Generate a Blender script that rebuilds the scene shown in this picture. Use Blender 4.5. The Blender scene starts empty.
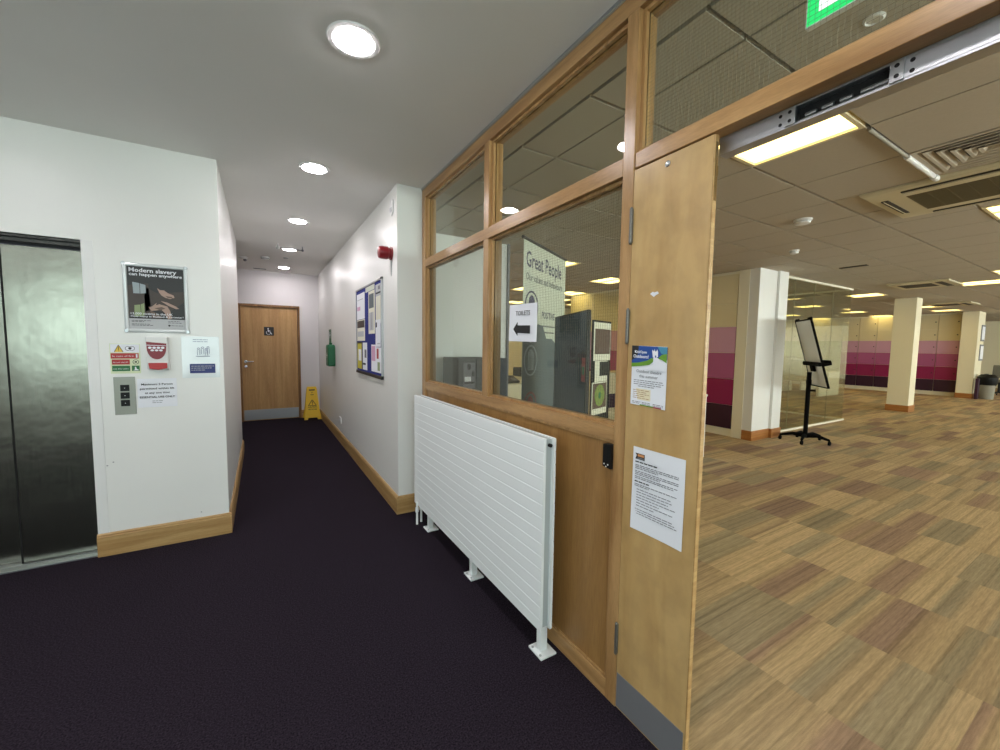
import bpy, bmesh, math, random
from mathutils import Vector, Matrix
S = bpy.context.scene
C = S.collection
rnd = random.Random(7)

# ------------------------------------------------------------------ camera
F_PX = 402.77
right = Vector((0.86027461, -0.50965699, 0.01331691))
upv = Vector((0.02572499, 0.0694798, 0.99725161))
fwd = Vector((0.50918151, 0.85756767, -0.07288263))
cam_d = bpy.data.cameras.new('camera')
cam_d.sensor_width = 36.0
cam_d.lens = F_PX / 1000 * 36.0
cam_d.clip_start = 0.02
cam = bpy.data.objects.new('camera', cam_d)
C.objects.link(cam)
M = Matrix((right, upv, -fwd)).transposed().to_4x4()
M.translation = Vector((0, 0, 1.42))
cam.matrix_world = M
S.camera = cam

# ------------------------------------------------------------------ world, exposure
w = bpy.data.worlds.new('world'); S.world = w
w.use_nodes = True
w.node_tree.nodes['Background'].inputs[0].default_value = (0.75, 0.85, 1.0, 1)
w.node_tree.nodes['Background'].inputs[1].default_value = 0.4
S.view_settings.view_transform = 'Standard'
S.view_settings.look = 'None'
S.view_settings.gamma = 1.0
S.view_settings.use_curve_mapping = False
S.view_settings.exposure = 0.35
S.cycles.use_denoising = True
S.cycles.max_bounces = 10
S.cycles.sample_clamp_indirect = 6.0

# light levels (emission strengths of the lamps and lit windows)
E_DOWN = 105.0       # corridor downlights
E_TROFF = 4.2      # office recessed ceiling lights
E_LOBBYWIN = 4.0    # lobby window behind the camera
E_OFFWIN = 11.0      # office windows
WARM = (1.0, 0.76, 0.27)
DOWN_C = (1.0, 0.94, 0.97)
DAY = (0.80, 1.0, 0.97)

H, HO = 2.69, 2.64
XA, YL, YA2, XB, YD, YB, XC = -0.235, 3.534, 6.13, 0.960, 8.44, 3.257, 1.168

# ------------------------------------------------------------------ material helpers
def new_mat(name):
    m = bpy.data.materials.new(name); m.use_nodes = True
    nt = m.node_tree
    return m, nt, nt.nodes['Principled BSDF']
def lin(c):
    return tuple(((x/255)/12.92 if x/255 <= .04045 else ((x/255+.055)/1.055)**2.4) for x in c) + (1,)
def mat(name, rgb, rough=.5, metal=0.0, bump=0.0, bscale=200.0, var=0.0, vscale=3.0, spec=None):
    m, nt, b = new_mat(name)
    col = lin(rgb)
    b.inputs['Base Color'].default_value = col
    b.inputs['Roughness'].default_value = rough
    b.inputs['Metallic'].default_value = metal
    if spec is not None: b.inputs['Specular IOR Level'].default_value = spec
    tc = nt.nodes.new('ShaderNodeTexCoord')
    n = nt.nodes.new('ShaderNodeTexNoise'); n.inputs['Scale'].default_value = vscale
    n.inputs['Detail'].default_value = 4
    nt.links.new(tc.outputs['Object'], n.inputs['Vector'])
    mx = nt.nodes.new('ShaderNodeMix'); mx.data_type = 'RGBA'; mx.blend_type = 'MULTIPLY'
    mx.inputs[0].default_value = var if var else 0.04
    mx.inputs[6].default_value = col
    nt.links.new(n.outputs['Fac'], mx.inputs[7])
    # keep the mean colour
    r = nt.nodes.new('ShaderNodeMapRange'); r.inputs[1].default_value = .3; r.inputs[2].default_value = .7
    r.inputs[3].default_value = .6; r.inputs[4].default_value = 1.0
    nt.links.new(n.outputs['Fac'], r.inputs[0]); nt.links.new(r.outputs[0], mx.inputs[7])
    nt.links.new(mx.outputs[2], b.inputs['Base Color'])
    if bump:
        n2 = nt.nodes.new('ShaderNodeTexNoise'); n2.inputs['Scale'].default_value = bscale
        nt.links.new(tc.outputs['Object'], n2.inputs['Vector'])
        bp = nt.nodes.new('ShaderNodeBump'); bp.inputs['Strength'].default_value = bump
        bp.inputs['Distance'].default_value = .002
        nt.links.new(n2.outputs['Fac'], bp.inputs['Height']); nt.links.new(bp.outputs[0], b.inputs['Normal'])
    return m
def wood(name, a, b_, scale=(14, 14, 1.1), rough=.35, fleck=0.0, detail=6):
    m, nt, b = new_mat(name)
    tc = nt.nodes.new('ShaderNodeTexCoord'); mp = nt.nodes.new('ShaderNodeMapping')
    mp.inputs['Scale'].default_value = scale
    nt.links.new(tc.outputs['Object'], mp.inputs['Vector'])
    n = nt.nodes.new('ShaderNodeTexNoise'); n.inputs['Scale'].default_value = 1.6
    n.inputs['Detail'].default_value = detail; n.inputs['Distortion'].default_value = .6
    nt.links.new(mp.outputs[0], n.inputs['Vector'])
    cr = nt.nodes.new('ShaderNodeValToRGB')
    cr.color_ramp.elements[0].position = .36; cr.color_ramp.elements[0].color = lin(b_)
    cr.color_ramp.elements[1].position = .66; cr.color_ramp.elements[1].color = lin(a)
    nt.links.new(n.outputs['Fac'], cr.inputs[0])
    n2 = nt.nodes.new('ShaderNodeTexNoise'); n2.inputs['Scale'].default_value = 9
    n2.inputs['Detail'].default_value = 8
    mp2 = nt.nodes.new('ShaderNodeMapping'); mp2.inputs['Scale'].default_value = tuple(s*(3 if not fleck else .35) for s in scale) if not fleck else (1.2, 1.2, 1.0)
    nt.links.new(tc.outputs['Object'], mp2.inputs['Vector']); nt.links.new(mp2.outputs[0], n2.inputs['Vector'])
    mr = nt.nodes.new('ShaderNodeMapRange'); mr.inputs[1].default_value = .35; mr.inputs[2].default_value = .6
    mr.inputs[3].default_value = .80; mr.inputs[4].default_value = 1.0
    nt.links.new(n2.outputs['Fac'], mr.inputs[0])
    mx = nt.nodes.new('ShaderNodeMix'); mx.data_type = 'RGBA'; mx.blend_type = 'MULTIPLY'; mx.inputs[0].default_value = .8
    nt.links.new(cr.outputs[0], mx.inputs[6]); nt.links.new(mr.outputs[0], mx.inputs[7])
    nt.links.new(mx.outputs[2], b.inputs['Base Color'])
    b.inputs['Roughness'].default_value = rough
    return m
def emit(name, col, strength):
    m = bpy.data.materials.new(name); m.use_nodes = True
    nt = m.node_tree; nt.nodes.clear()
    e = nt.nodes.new('ShaderNodeEmission'); o = nt.nodes.new('ShaderNodeOutputMaterial')
    e.inputs[0].default_value = (*col, 1); e.inputs[1].default_value = strength
    nt.links.new(e.outputs[0], o.inputs[0]); return m
def glass(name, tint=(0.90, 0.95, 0.92), refl=1.0):
    m = bpy.data.materials.new(name); m.use_nodes = True
    nt = m.node_tree; nt.nodes.clear()
    t = nt.nodes.new('ShaderNodeBsdfTransparent'); t.inputs[0].default_value = (*tint, 1)
    g = nt.nodes.new('ShaderNodeBsdfGlossy'); g.inputs['Roughness'].default_value = .0
    ge = nt.nodes.new('ShaderNodeNewGeometry')
    dt = nt.nodes.new('ShaderNodeVectorMath'); dt.operation = 'DOT_PRODUCT'
    nt.links.new(ge.outputs['Normal'], dt.inputs[0]); nt.links.new(ge.outputs['Incoming'], dt.inputs[1])
    prev = dt.outputs['Value']
    for op, v in (('ABSOLUTE', None), ('SUBTRACT', 1.0), ('POWER', 5.0), ('MULTIPLY_ADD', .96)):
        q = nt.nodes.new('ShaderNodeMath'); q.operation = op; q.use_clamp = op != 'ABSOLUTE'
        if op == 'SUBTRACT': q.inputs[0].default_value = 1.0; nt.links.new(prev, q.inputs[1])
        else:
            nt.links.new(prev, q.inputs[0])
            if v is not None: q.inputs[1].default_value = v
            if op == 'MULTIPLY_ADD': q.inputs[2].default_value = .04
        prev = q.outputs[0]
    ml = nt.nodes.new('ShaderNodeMath'); ml.operation = 'MULTIPLY'; ml.inputs[1].default_value = refl
    ml.use_clamp = True
    nt.links.new(prev, ml.inputs[0])
    mx = nt.nodes.new('ShaderNodeMixShader'); o = nt.nodes.new('ShaderNodeOutputMaterial')
    nt.links.new(ml.outputs[0], mx.inputs[0]); nt.links.new(t.outputs[0], mx.inputs[1]); nt.links.new(g.outputs[0], mx.inputs[2])
    nt.links.new(mx.outputs[0], o.inputs[0]); return m
def carpet_tiles(name):
    m, nt, b = new_mat(name)
    N = nt.nodes.new; L = nt.links.new
    def math_(op, a, b2=None, c=None):
        n = N('ShaderNodeMath'); n.operation = op
        for i, v in enumerate((a, b2, c)):
            if v is None: continue
            if isinstance(v, (int, float)): n.inputs[i].default_value = v
            else: L(v, n.inputs[i])
        return n.outputs[0]
    tc = N('ShaderNodeTexCoord'); sp = N('ShaderNodeSeparateXYZ'); L(tc.outputs['Object'], sp.inputs[0])
    x, y = sp.outputs[0], sp.outputs[1]
    ix = math_('FLOOR', math_('DIVIDE', math_('SUBTRACT', x, 1.255), .622))
    wn = N('ShaderNodeTexWhiteNoise'); wn.noise_dimensions = '1D'; L(ix, wn.inputs['W'])
    yo = math_('ADD', math_('DIVIDE', y, .622), math_('MULTIPLY', math_('FRACT', math_('MULTIPLY', ix, .5)), 1.0))
    iy = math_('FLOOR', yo)
    cmb = N('ShaderNodeCombineXYZ'); L(ix, cmb.inputs[0]); L(iy, cmb.inputs[1])
    w2 = N('ShaderNodeTexWhiteNoise'); w2.noise_dimensions = '2D'; L(cmb.outputs[0], w2.inputs['Vector'])
    # stripes inside a tile: 1D noise across y, own phase per tile, slightly ragged along x
    rag = N('ShaderNodeTexNoise'); rag.inputs['Scale'].default_value = 9
    L(tc.outputs['Object'], rag.inputs['Vector'])
    ws = math_('ADD', math_('MULTIPLY', y, 2.0), math_('ADD', math_('MULTIPLY', w2.outputs['Value'], 60.0), math_('MULTIPLY', rag.outputs['Fac'], .05)))
    st = N('ShaderNodeTexNoise'); st.noise_dimensions = '1D'; st.inputs['Scale'].default_value = 1.0
    st.inputs['Detail'].default_value = 1.6; st.inputs['Roughness'].default_value = .55
    L(ws, st.inputs['W'])
    cr = N('ShaderNodeValToRGB'); L(st.outputs['Fac'], cr.inputs[0])
    el = cr.color_ramp.elements
    el[0].position = .25; el[0].color = lin((166, 140, 122))
    el[1].position = .80; el[1].color = lin((198, 174, 138))
    for p, c in ((.37, (174, 147, 124)), (.40, (188, 163, 130)), (.48, (206, 181, 142)), (.555, (198, 174, 138)), (.575, (178, 162, 132)), (.66, (172, 157, 130)), (.70, (194, 170, 134))):
        e = el.new(p); e.color = lin(c)
    # fine yarn streaks that run along x
    mp = N('ShaderNodeMapping'); mp.inputs['Scale'].default_value = (14, 150, 1); L(tc.outputs['Object'], mp.inputs[0])
    fs = N('ShaderNodeTexNoise'); fs.inputs['Scale'].default_value = 1.0; fs.inputs['Detail'].default_value = 5
    L(mp.outputs[0], fs.inputs['Vector'])
    mp3 = N('ShaderNodeMapping'); mp3.inputs['Scale'].default_value = (2.2, 85, 1); L(tc.outputs['Object'], mp3.inputs[0])
    f3 = N('ShaderNodeTexNoise'); f3.inputs['Scale'].default_value = 1.0; f3.inputs['Detail'].default_value = 3
    L(mp3.outputs[0], f3.inputs['Vector'])
    mr = N('ShaderNodeMapRange'); mr.inputs[1].default_value = .3; mr.inputs[2].default_value = .7
    mr.inputs[3].default_value = .66; mr.inputs[4].default_value = 1.18
    L(math_('MULTIPLY', math_('ADD', fs.outputs['Fac'], f3.outputs['Fac']), .5), mr.inputs[0])
    ln = N('ShaderNodeTexNoise'); ln.noise_dimensions = '1D'; ln.inputs['Scale'].default_value = 1.0; ln.inputs['Detail'].default_value = 2
    L(math_('ADD', math_('MULTIPLY', y, 26.0), math_('MULTIPLY', w2.outputs['Value'], 90.0)), ln.inputs['W'])
    lr = N('ShaderNodeMapRange'); lr.inputs[1].default_value = .34; lr.inputs[2].default_value = .5
    lr.inputs[3].default_value = .80; lr.inputs[4].default_value = 1.03
    L(ln.outputs['Fac'], lr.inputs[0])
    # tone per tile
    tt = math_('MULTIPLY', math_('MULTIPLY_ADD', w2.outputs['Value'], .26, .84), lr.outputs[0])
    k = math_('MULTIPLY', mr.outputs[0], tt)
    mx = N('ShaderNodeMix'); mx.data_type = 'RGBA'; mx.blend_type = 'MULTIPLY'; mx.inputs[0].default_value = 1.0
    L(cr.outputs[0], mx.inputs[6]); L(k, mx.inputs[7])
    L(mx.outputs[2], b.inputs['Base Color'])
    b.inputs['Roughness'].default_value = .95
    b.inputs['Specular IOR Level'].default_value = .1
    bn = N('ShaderNodeTexNoise'); bn.inputs['Scale'].default_value = 240; L(tc.outputs['Object'], bn.inputs['Vector'])
    bp = N('ShaderNodeBump'); bp.inputs['Strength'].default_value = .6; bp.inputs['Distance'].default_value = .004
    L(bn.outputs['Fac'], bp.inputs['Height']); L(bp.outputs[0], b.inputs['Normal'])
    return m
def purple_carpet(name):
    m, nt, b = new_mat(name)
    N = nt.nodes.new; L = nt.links.new
    tc = N('ShaderNodeTexCoord')
    n = N('ShaderNodeTexNoise'); n.inputs['Scale'].default_value = 160; n.inputs['Detail'].default_value = 3
    L(tc.outputs['Object'], n.inputs['Vector'])
    cr = N('ShaderNodeValToRGB'); L(n.outputs['Fac'], cr.inputs[0])
    cr.color_ramp.elements[0].position = .35; cr.color_ramp.elements[0].color = lin((22, 18, 24))
    cr.color_ramp.elements[1].position = .72; cr.color_ramp.elements[1].color = lin((56, 48, 58))
    L(cr.outputs[0], b.inputs['Base Color'])
    b.inputs['Roughness'].default_value = 1.0; b.inputs['Specular IOR Level'].default_value = .05
    bp = N('ShaderNodeBump'); bp.inputs['Strength'].default_value = .7; bp.inputs['Distance'].default_value = .004
    L(n.outputs['Fac'], bp.inputs['Height']); L(bp.outputs[0], b.inputs['Normal'])
    return m
def brushed(name, rgb, rough=.3, wave=.0):
    m, nt, b = new_mat(name)
    N = nt.nodes.new; L = nt.links.new
    b.inputs['Base Color'].default_value = lin(rgb); b.inputs['Metallic'].default_value = 1
    tc = N('ShaderNodeTexCoord'); mp = N('ShaderNodeMapping'); mp.inputs['Scale'].default_value = (90, 90, 2.0)
    L(tc.outputs['Object'], mp.inputs[0])
    n = N('ShaderNodeTexNoise'); n.inputs['Scale'].default_value = 3; n.inputs['Detail'].default_value = 4
    L(mp.outputs[0], n.inputs['Vector'])
    mr = N('ShaderNodeMapRange'); mr.inputs[3].default_value = rough*.75; mr.inputs[4].default_value = rough*1.35
    L(n.outputs['Fac'], mr.inputs[0]); L(mr.outputs[0], b.inputs['Roughness'])
    n2 = N('ShaderNodeTexNoise'); n2.inputs['Scale'].default_value = 3.5; n2.inputs['Detail'].default_value = 3
    L(tc.outputs['Object'], n2.inputs['Vector'])
    bp = N('ShaderNodeBump'); bp.inputs['Strength'].default_value = wave; bp.inputs['Distance'].default_value = .02
    L(n2.outputs['Fac'], bp.inputs['Height']); L(bp.outputs[0], b.inputs['Normal'])
    return m

mt = {}
mt['wall'] = mat('white_paint', (232, 232, 228), .34, bump=.15, bscale=90)
mt['wall_far'] = mat('white_paint_corridor_end', (226, 222, 222), .6, bump=.15, bscale=90)
mt['wall_off'] = mat('cream_paint', (235, 226, 196), .6)
mt['ceil'] = mat('ceiling_paint', (236, 234, 230), .8)
mt['tile'] = mat('ceiling_tile', (180, 170, 152), .9, bump=.5, bscale=160, var=.1, vscale=60)
mt['tilegap'] = mat('ceiling_grid_metal', (150, 145, 132), .6)
mt['carpet'] = purple_carpet('dark_purple_carpet')
mt['tiles'] = carpet_tiles('patterned_carpet_tiles')
mt['oak'] = wood('oak_frame', (188, 148, 98), (154, 114, 70), rough=.3)
mt['oak_h'] = wood('oak_rail', (188, 148, 98), (154, 114, 70), scale=(14, 1.1, 14), rough=.3)
mt['oak_bb'] = wood('oak_skirting', (190, 156, 104), (168, 130, 80), scale=(1.5, 1.5, 22), rough=.4)
mt['panel'] = wood('oak_veneer_panel', (166, 126, 76), (148, 108, 60), scale=(6, 6, .5), rough=.35)
mt['leaf'] = wood('birdseye_maple_veneer', (200, 166, 112), (186, 150, 96), scale=(8, 8, 1.2), rough=.3, fleck=1)
mt['bdoor'] = wood('oak_door_veneer', (204, 162, 106), (184, 140, 86), scale=(10, 10, .6), rough=.4)
mt['bframe'] = wood('oak_door_frame', (150, 108, 62), (122, 84, 46), rough=.4)
mt['chip'] = wood('column_skirting_wood', (186, 126, 66), (160, 102, 48), scale=(1.5, 1.5, 22), rough=.4)
mt['steel'] = brushed('brushed_steel', (138, 138, 128), .22, .22)
mt['steel_bar'] = brushed('steel_channel', (186, 188, 192), .4)
mt['chrome'] = mat('chrome', (200, 200, 205), .2, 1.0)
mt['alu'] = mat('aluminium', (178, 180, 182), .35, .9)
mt['dkmetal'] = mat('dark_metal', (60, 60, 58), .4, .8)
mt['kick'] = mat('grey_kick_plate', (130, 130, 134), .5, .3)
mt['wire'] = mat('mesh_wire', (112, 106, 88), .6)
mt['seal'] = mat('joint_seal_clear', (150, 146, 116), .5)
mt['hingem'] = mat('hinge_steel', (120, 118, 112), .45, .6)
mt['yellowp'] = mat('yellow_green_print', (196, 184, 60), .6)
mt['frame_silver'] = mat('frame_silver', (208, 212, 212), .3, .35)
mt['stand_black'] = mat('stand_black', (9, 8, 8), .85, spec=.1)
mt['plate'] = mat('call_panel_metal', (150, 152, 142), .4, .35)
mt['black'] = mat('black_plastic', (10, 10, 11), .5, spec=.3)
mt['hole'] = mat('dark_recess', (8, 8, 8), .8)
mt['rad'] = mat('radiator_enamel', (242, 246, 246), .35)
mt['radgap'] = mat('radiator_side_grey', (176, 182, 182), .5)
mt['white'] = mat('white_plastic', (228, 228, 226), .4)
mt['paper'] = mat('white_paper', (232, 234, 240), .7)
mt['ink'] = mat('black_ink', (26, 26, 28), .7)
mt['greyink'] = mat('grey_ink', (120, 120, 126), .7)
mt['greylight'] = mat('pale_grey_print', (186, 188, 190), .7)
mt['red'] = mat('red_print', (176, 28, 32), .4)
mt['dred'] = mat('dark_red_print', (128, 14, 34), .4)
mt['signred'] = mat('sign_red', (170, 44, 44), .5)
mt['siggreen'] = mat('sign_green', (24, 106, 52), .5)
mt['yellow'] = mat('yellow_plastic', (236, 192, 24), .4)
mt['signyellow'] = mat('sign_yellow', (226, 190, 70), .5)
mt['photolum'] = mat('photoluminescent_plate', (214, 222, 186), .5)
mt['navy'] = mat('navy_felt', (24, 36, 120), .9)
mt['navyprint'] = mat('navy_print', (50, 62, 118), .6)
mt['blueprint'] = mat('blue_print', (30, 74, 150), .6)
mt['greenprint'] = mat('green_print', (104, 152, 44), .6)
mt['tealprint'] = mat('teal_print', (70, 140, 170), .6)
mt['creamprint'] = mat('cream_print', (232, 222, 190), .7)
mt['magenta'] = mat('magenta_print', (170, 40, 90), .6)
mt['alarm'] = mat('alarm_red', (118, 14, 24), .3)
mt['firstaid'] = mat('first_aid_green', (16, 96, 58), .4)
mt['skin'] = mat('printed_hand', (168, 142, 128), .6)
mt['skin2'] = mat('printed_hand_shadow', (104, 86, 76), .6)
mt['photodark'] = mat('printed_dark', (38, 38, 38), .5)
mt['photobrown'] = mat('printed_brown', (62, 52, 46), .5)
mt['photowin'] = mat('printed_window', (150, 162, 166), .5)
mt['photogreen'] = mat('printed_foliage', (140, 156, 110), .5)
mt['posterwhite'] = mat('poster_border', (226, 224, 206), .6)
mt['posterbrown'] = mat('poster_brown_print', (96, 70, 58), .6, var=.8, vscale=60)
mt['postergreen'] = mat('poster_green_print', (128, 150, 62), .6, var=.7, vscale=50)
mt['posterred'] = mat('poster_red_print', (150, 60, 66), .6, var=.7, vscale=40)
mt['slate'] = mat('slate_felt', (40, 51, 64), .9)
mt['slateprint'] = mat('banner_slate_print', (88, 100, 104), .5, spec=.3)
mt['banner'] = mat('banner_fabric', (206, 212, 196), .5)
mt['bannerink'] = mat('banner_ink', (46, 44, 84), .6)
mt['bannergrey'] = mat('banner_grey_ink', (92, 94, 100), .6)
mt['cab'] = mat('charcoal_cabinet', (66, 68, 68), .6)
mt['desk'] = mat('desk_cream', (226, 214, 178), .5)
mt['deskend'] = mat('sage_screen_fabric', (124, 130, 88), .8)
mt['locker_cream'] = mat('locker_cream', (224, 212, 176), .5)
mt['locker_pink'] = mat('locker_dusty_pink', (208, 160, 190), .5)
mt['locker_mauve'] = mat('locker_mauve', (176, 92, 144), .5)
mt['locker_mag'] = mat('locker_magenta', (148, 20, 88), .45)
mt['locker_plum'] = mat('locker_plum', (52, 14, 46), .45)
mt['locker_sage'] = mat('locker_sage', (172, 174, 126), .5)
mt['locker_frame'] = mat('locker_carcass', (236, 230, 208), .5)
mt['board'] = mat('whiteboard_back', (216, 212, 204), .4)
mt['chairgrey'] = mat('chair_grey', (120, 116, 102), .6)
mt['bin'] = mat('bin_grey', (146, 142, 128), .6)
mt['ac'] = mat('cassette_plastic', (202, 192, 160), .5)
mt['acslot'] = mat('cassette_slot', (50, 44, 32), .6)
mt['winframe'] = mat('window_frame_white', (225, 228, 228), .4)
mt['exitgreen'] = emit('exit_sign_green', (0.02, .62, .15), 1.3)
mt['exitwhite'] = emit('exit_sign_white', (.9, 1, .95), 1.3)
mt['down'] = emit('downlight_glow', DOWN_C, E_DOWN)
mt['troff'] = emit('recessed_light_glow', WARM, E_TROFF)
mt['lobbywin'] = emit('daylit_frosted_glass', DAY, E_LOBBYWIN)
mt['offwin'] = emit('daylit_office_glass', (0.90, 1.0, 0.98), E_OFFWIN)
mt['glass'] = glass('clear_glass', (0.93, 0.96, 0.94), .9)
mt['glass2'] = glass('partition_glass', (0.93, 0.95, 0.90), 1.6)
mt['pocket'] = mat('clear_plastic_pocket', (222, 229, 230), .12, spec=.8)

# ------------------------------------------------------------------ mesh helpers
def box(bm, a, b):
    x0, x1 = sorted((a[0], b[0])); y0, y1 = sorted((a[1], b[1])); z0, z1 = sorted((a[2], b[2]))
    v = [bm.verts.new(p) for p in ((x0,y0,z0),(x1,y0,z0),(x1,y1,z0),(x0,y1,z0),(x0,y0,z1),(x1,y0,z1),(x1,y1,z1),(x0,y1,z1))]
    for f in ((3,2,1,0),(4,5,6,7),(0,1,5,4),(1,2,6,5),(2,3,7,6),(3,0,4,7)):
        bm.faces.new([v[i] for i in f])
def ring(bm, c, ax, r, n, up=None):
    ax = Vector(ax).normalized()
    t = Vector((0,0,1)) if abs(ax.z) < .9 else Vector((1,0,0))
    u = ax.cross(t).normalized(); v = ax.cross(u)
    return [bm.verts.new(Vector(c) + (u*math.cos(2*math.pi*i/n) + v*math.sin(2*math.pi*i/n))*r) for i in range(n)]
def tube(bm, pts, rs, n=14, caps=True):
    """surface of revolution / swept tube through pts with radii rs"""
    pts = [Vector(p) for p in pts]
    if not hasattr(rs, '__len__'): rs = [rs]*len(pts)
    rr = []
    for i, p in enumerate(pts):
        a = pts[min(i+1, len(pts)-1)] - pts[max(i-1, 0)]
        if a.length < 1e-9: a = Vector((0,0,1))
        rr.append(ring(bm, p, a, rs[i], n))
    for a, b in zip(rr, rr[1:]):
        for i in range(n):
            bm.faces.new((a[i], a[(i+1)%n], b[(i+1)%n], b[i]))
    if caps:
        if rs[0] > 1e-6: bm.faces.new(rr[0][::-1])
        if rs[-1] > 1e-6: bm.faces.new(rr[-1])
def lathe(bm, c, prof, n=32, ax='z', closed=False):
    """prof: list of (r, h) around an axis through c"""
    rings = []
    for r, h in prof:
        L = []
        for i in range(n):
            a = 2*math.pi*i/n
            if ax == 'z': p = (c[0]+r*math.cos(a), c[1]+r*math.sin(a), c[2]+h)
            elif ax == 'x': p = (c[0]+h, c[1]+r*math.cos(a), c[2]+r*math.sin(a))
            else: p = (c[0]+r*math.cos(a), c[1]+h, c[2]+r*math.sin(a))
            L.append(bm.verts.new(p))
        rings.append(L)
    for a, b in zip(rings, rings[1:]):
        for i in range(n):
            bm.faces.new((a[i], a[(i+1)%n], b[(i+1)%n], b[i]))
    if prof[0][0] > 1e-5: bm.faces.new(rings[0])
    if prof[-1][0] > 1e-5: bm.faces.new(rings[-1][::-1])
class Fr:
    """a flat frame: origin o, u right, v up, n out of the surface; builds in metres"""
    def __init__(s, o, u, v, n):
        s.o, s.u, s.v, s.n = Vector(o), Vector(u).normalized(), Vector(v).normalized(), Vector(n).normalized()
    def p(s, a, b, d=0): return s.o + s.u*a + s.v*b + s.n*d
    def box(s, bm, a0, a1, b0, b1, d0, d1):
        v = [bm.verts.new(s.p(*q)) for q in ((a0,b0,d0),(a1,b0,d0),(a1,b1,d0),(a0,b1,d0),(a0,b0,d1),(a1,b0,d1),(a1,b1,d1),(a0,b1,d1))]
        for f in ((3,2,1,0),(4,5,6,7),(0,1,5,4),(1,2,6,5),(2,3,7,6),(3,0,4,7)):
            bm.faces.new([v[i] for i in f])
    def poly(s, bm, pts, d0, d1):
        a = [bm.verts.new(s.p(x, y, d0)) for x, y in pts]; b = [bm.verts.new(s.p(x, y, d1)) for x, y in pts]
        bm.faces.new(a[::-1]); bm.faces.new(b)
        n = len(pts)
        for i in range(n): bm.faces.new((a[i], a[(i+1)%n], b[(i+1)%n], b[i]))
    def ell(s, bm, a, b, ra, rb, d0, d1, n=24):
        s.poly(bm, [(a+ra*math.cos(2*math.pi*i/n), b+rb*math.sin(2*math.pi*i/n)) for i in range(n)], d0, d1)
    def ringm(s, bm, a, b, r0, r1, d0, d1, n=28, k=1.0):
        for i in range(n):
            t0, t1 = 2*math.pi*i/n, 2*math.pi*(i+1)/n
            s.poly(bm, [(a+r0*math.cos(t0), b+k*r0*math.sin(t0)), (a+r1*math.cos(t0), b+k*r1*math.sin(t0)),
                        (a+r1*math.cos(t1), b+k*r1*math.sin(t1)), (a+r0*math.cos(t1), b+k*r0*math.sin(t1))], d0, d1)
    def sheet(s, bm, a0, a1, b0, b1, d0, curl=.0, t=.0006, n=10, ph=0.0):
        """a thin sheet of paper, gently waved"""
        top = []; bot = []
        for i in range(n+1):
            r0 = []; r1 = []
            for j in range(n+1):
                a = a0+(a1-a0)*i/n; b = b0+(b1-b0)*j/n
                e = max(0, abs(2*i/n-1)-.45)*max(0, 1-2*j/n)
                d = d0 + t + curl*(.5+.5*math.sin(ph+5.0*i/n+2.6*j/n))*.5 + curl*e*1.6
                r0.append(bm.verts.new(s.p(a, b, d))); r1.append(bm.verts.new(s.p(a, b, d-t)))
            top.append(r0); bot.append(r1)
        for i in range(n):
            for j in range(n):
                bm.faces.new((top[i][j], top[i+1][j], top[i+1][j+1], top[i][j+1]))
                bm.faces.new((bot[i][j+1], bot[i+1][j+1], bot[i+1][j], bot[i][j]))
        for i in range(n):
            bm.faces.new((top[i+1][0], top[i][0], bot[i][0], bot[i+1][0]))
            bm.faces.new((top[i][n], top[i+1][n], bot[i+1][n], bot[i][n]))
            bm.faces.new((top[0][i], top[0][i+1], bot[0][i+1], bot[0][i]))
            bm.faces.new((top[n][i+1], top[n][i], bot[n][i], bot[n][i+1]))

def mk(name, bm, m, parent=None, bevel=0.0, smooth=False, seg=2):
    o_ = root_loc(parent)
    if o_.length: bmesh.ops.translate(bm, verts=bm.verts, vec=-o_)
    bmesh.ops.recalc_face_normals(bm, faces=bm.faces)
    me = bpy.data.meshes.new(name); bm.to_mesh(me); bm.free()
    ms = m if isinstance(m, (list, tuple)) else [m]
    for q in ms: me.materials.append(q)
    if smooth:
        for f in me.polygons: f.use_smooth = True
    ob = bpy.data.objects.new(name, me); C.objects.link(ob)
    if parent: ob.parent = parent
    if bevel:
        b = ob.modifiers.new('bevel', 'BEVEL'); b.width = bevel; b.segments = seg; b.limit_method = 'ANGLE'
    if smooth:
        try:
            me.set_sharp_from_angle(angle=math.radians(35))
        except Exception: pass
    return ob
def root_loc(p):
    v = Vector((0,0,0))
    while p is not None:
        v += p.location; p = p.parent
    return v
def tag(o, label=None, cat=None, group=None, kind=None):
    if label: o['label'] = label
    if cat: o['category'] = cat
    if group: o['group'] = group
    if kind: o['kind'] = kind
    return o
def thing(name, loc, label, cat, group=None, kind=None):
    o = bpy.data.objects.new(name, None); C.objects.link(o); o.location = loc
    o.empty_display_size = .1
    return tag(o, label, cat, group, kind)
def copy_tree(o, parent=None):
    c = o.copy(); C.objects.link(c); c.parent = parent
    for ch in list(o.children): copy_tree(ch, c)
    return c
def B(): return bmesh.new()
def one(fn):                      # build a bmesh with a function
    bm = B(); fn(bm); return bm
def bx(a, b):
    bm = B(); box(bm, a, b); return bm
FONT = None
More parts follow.
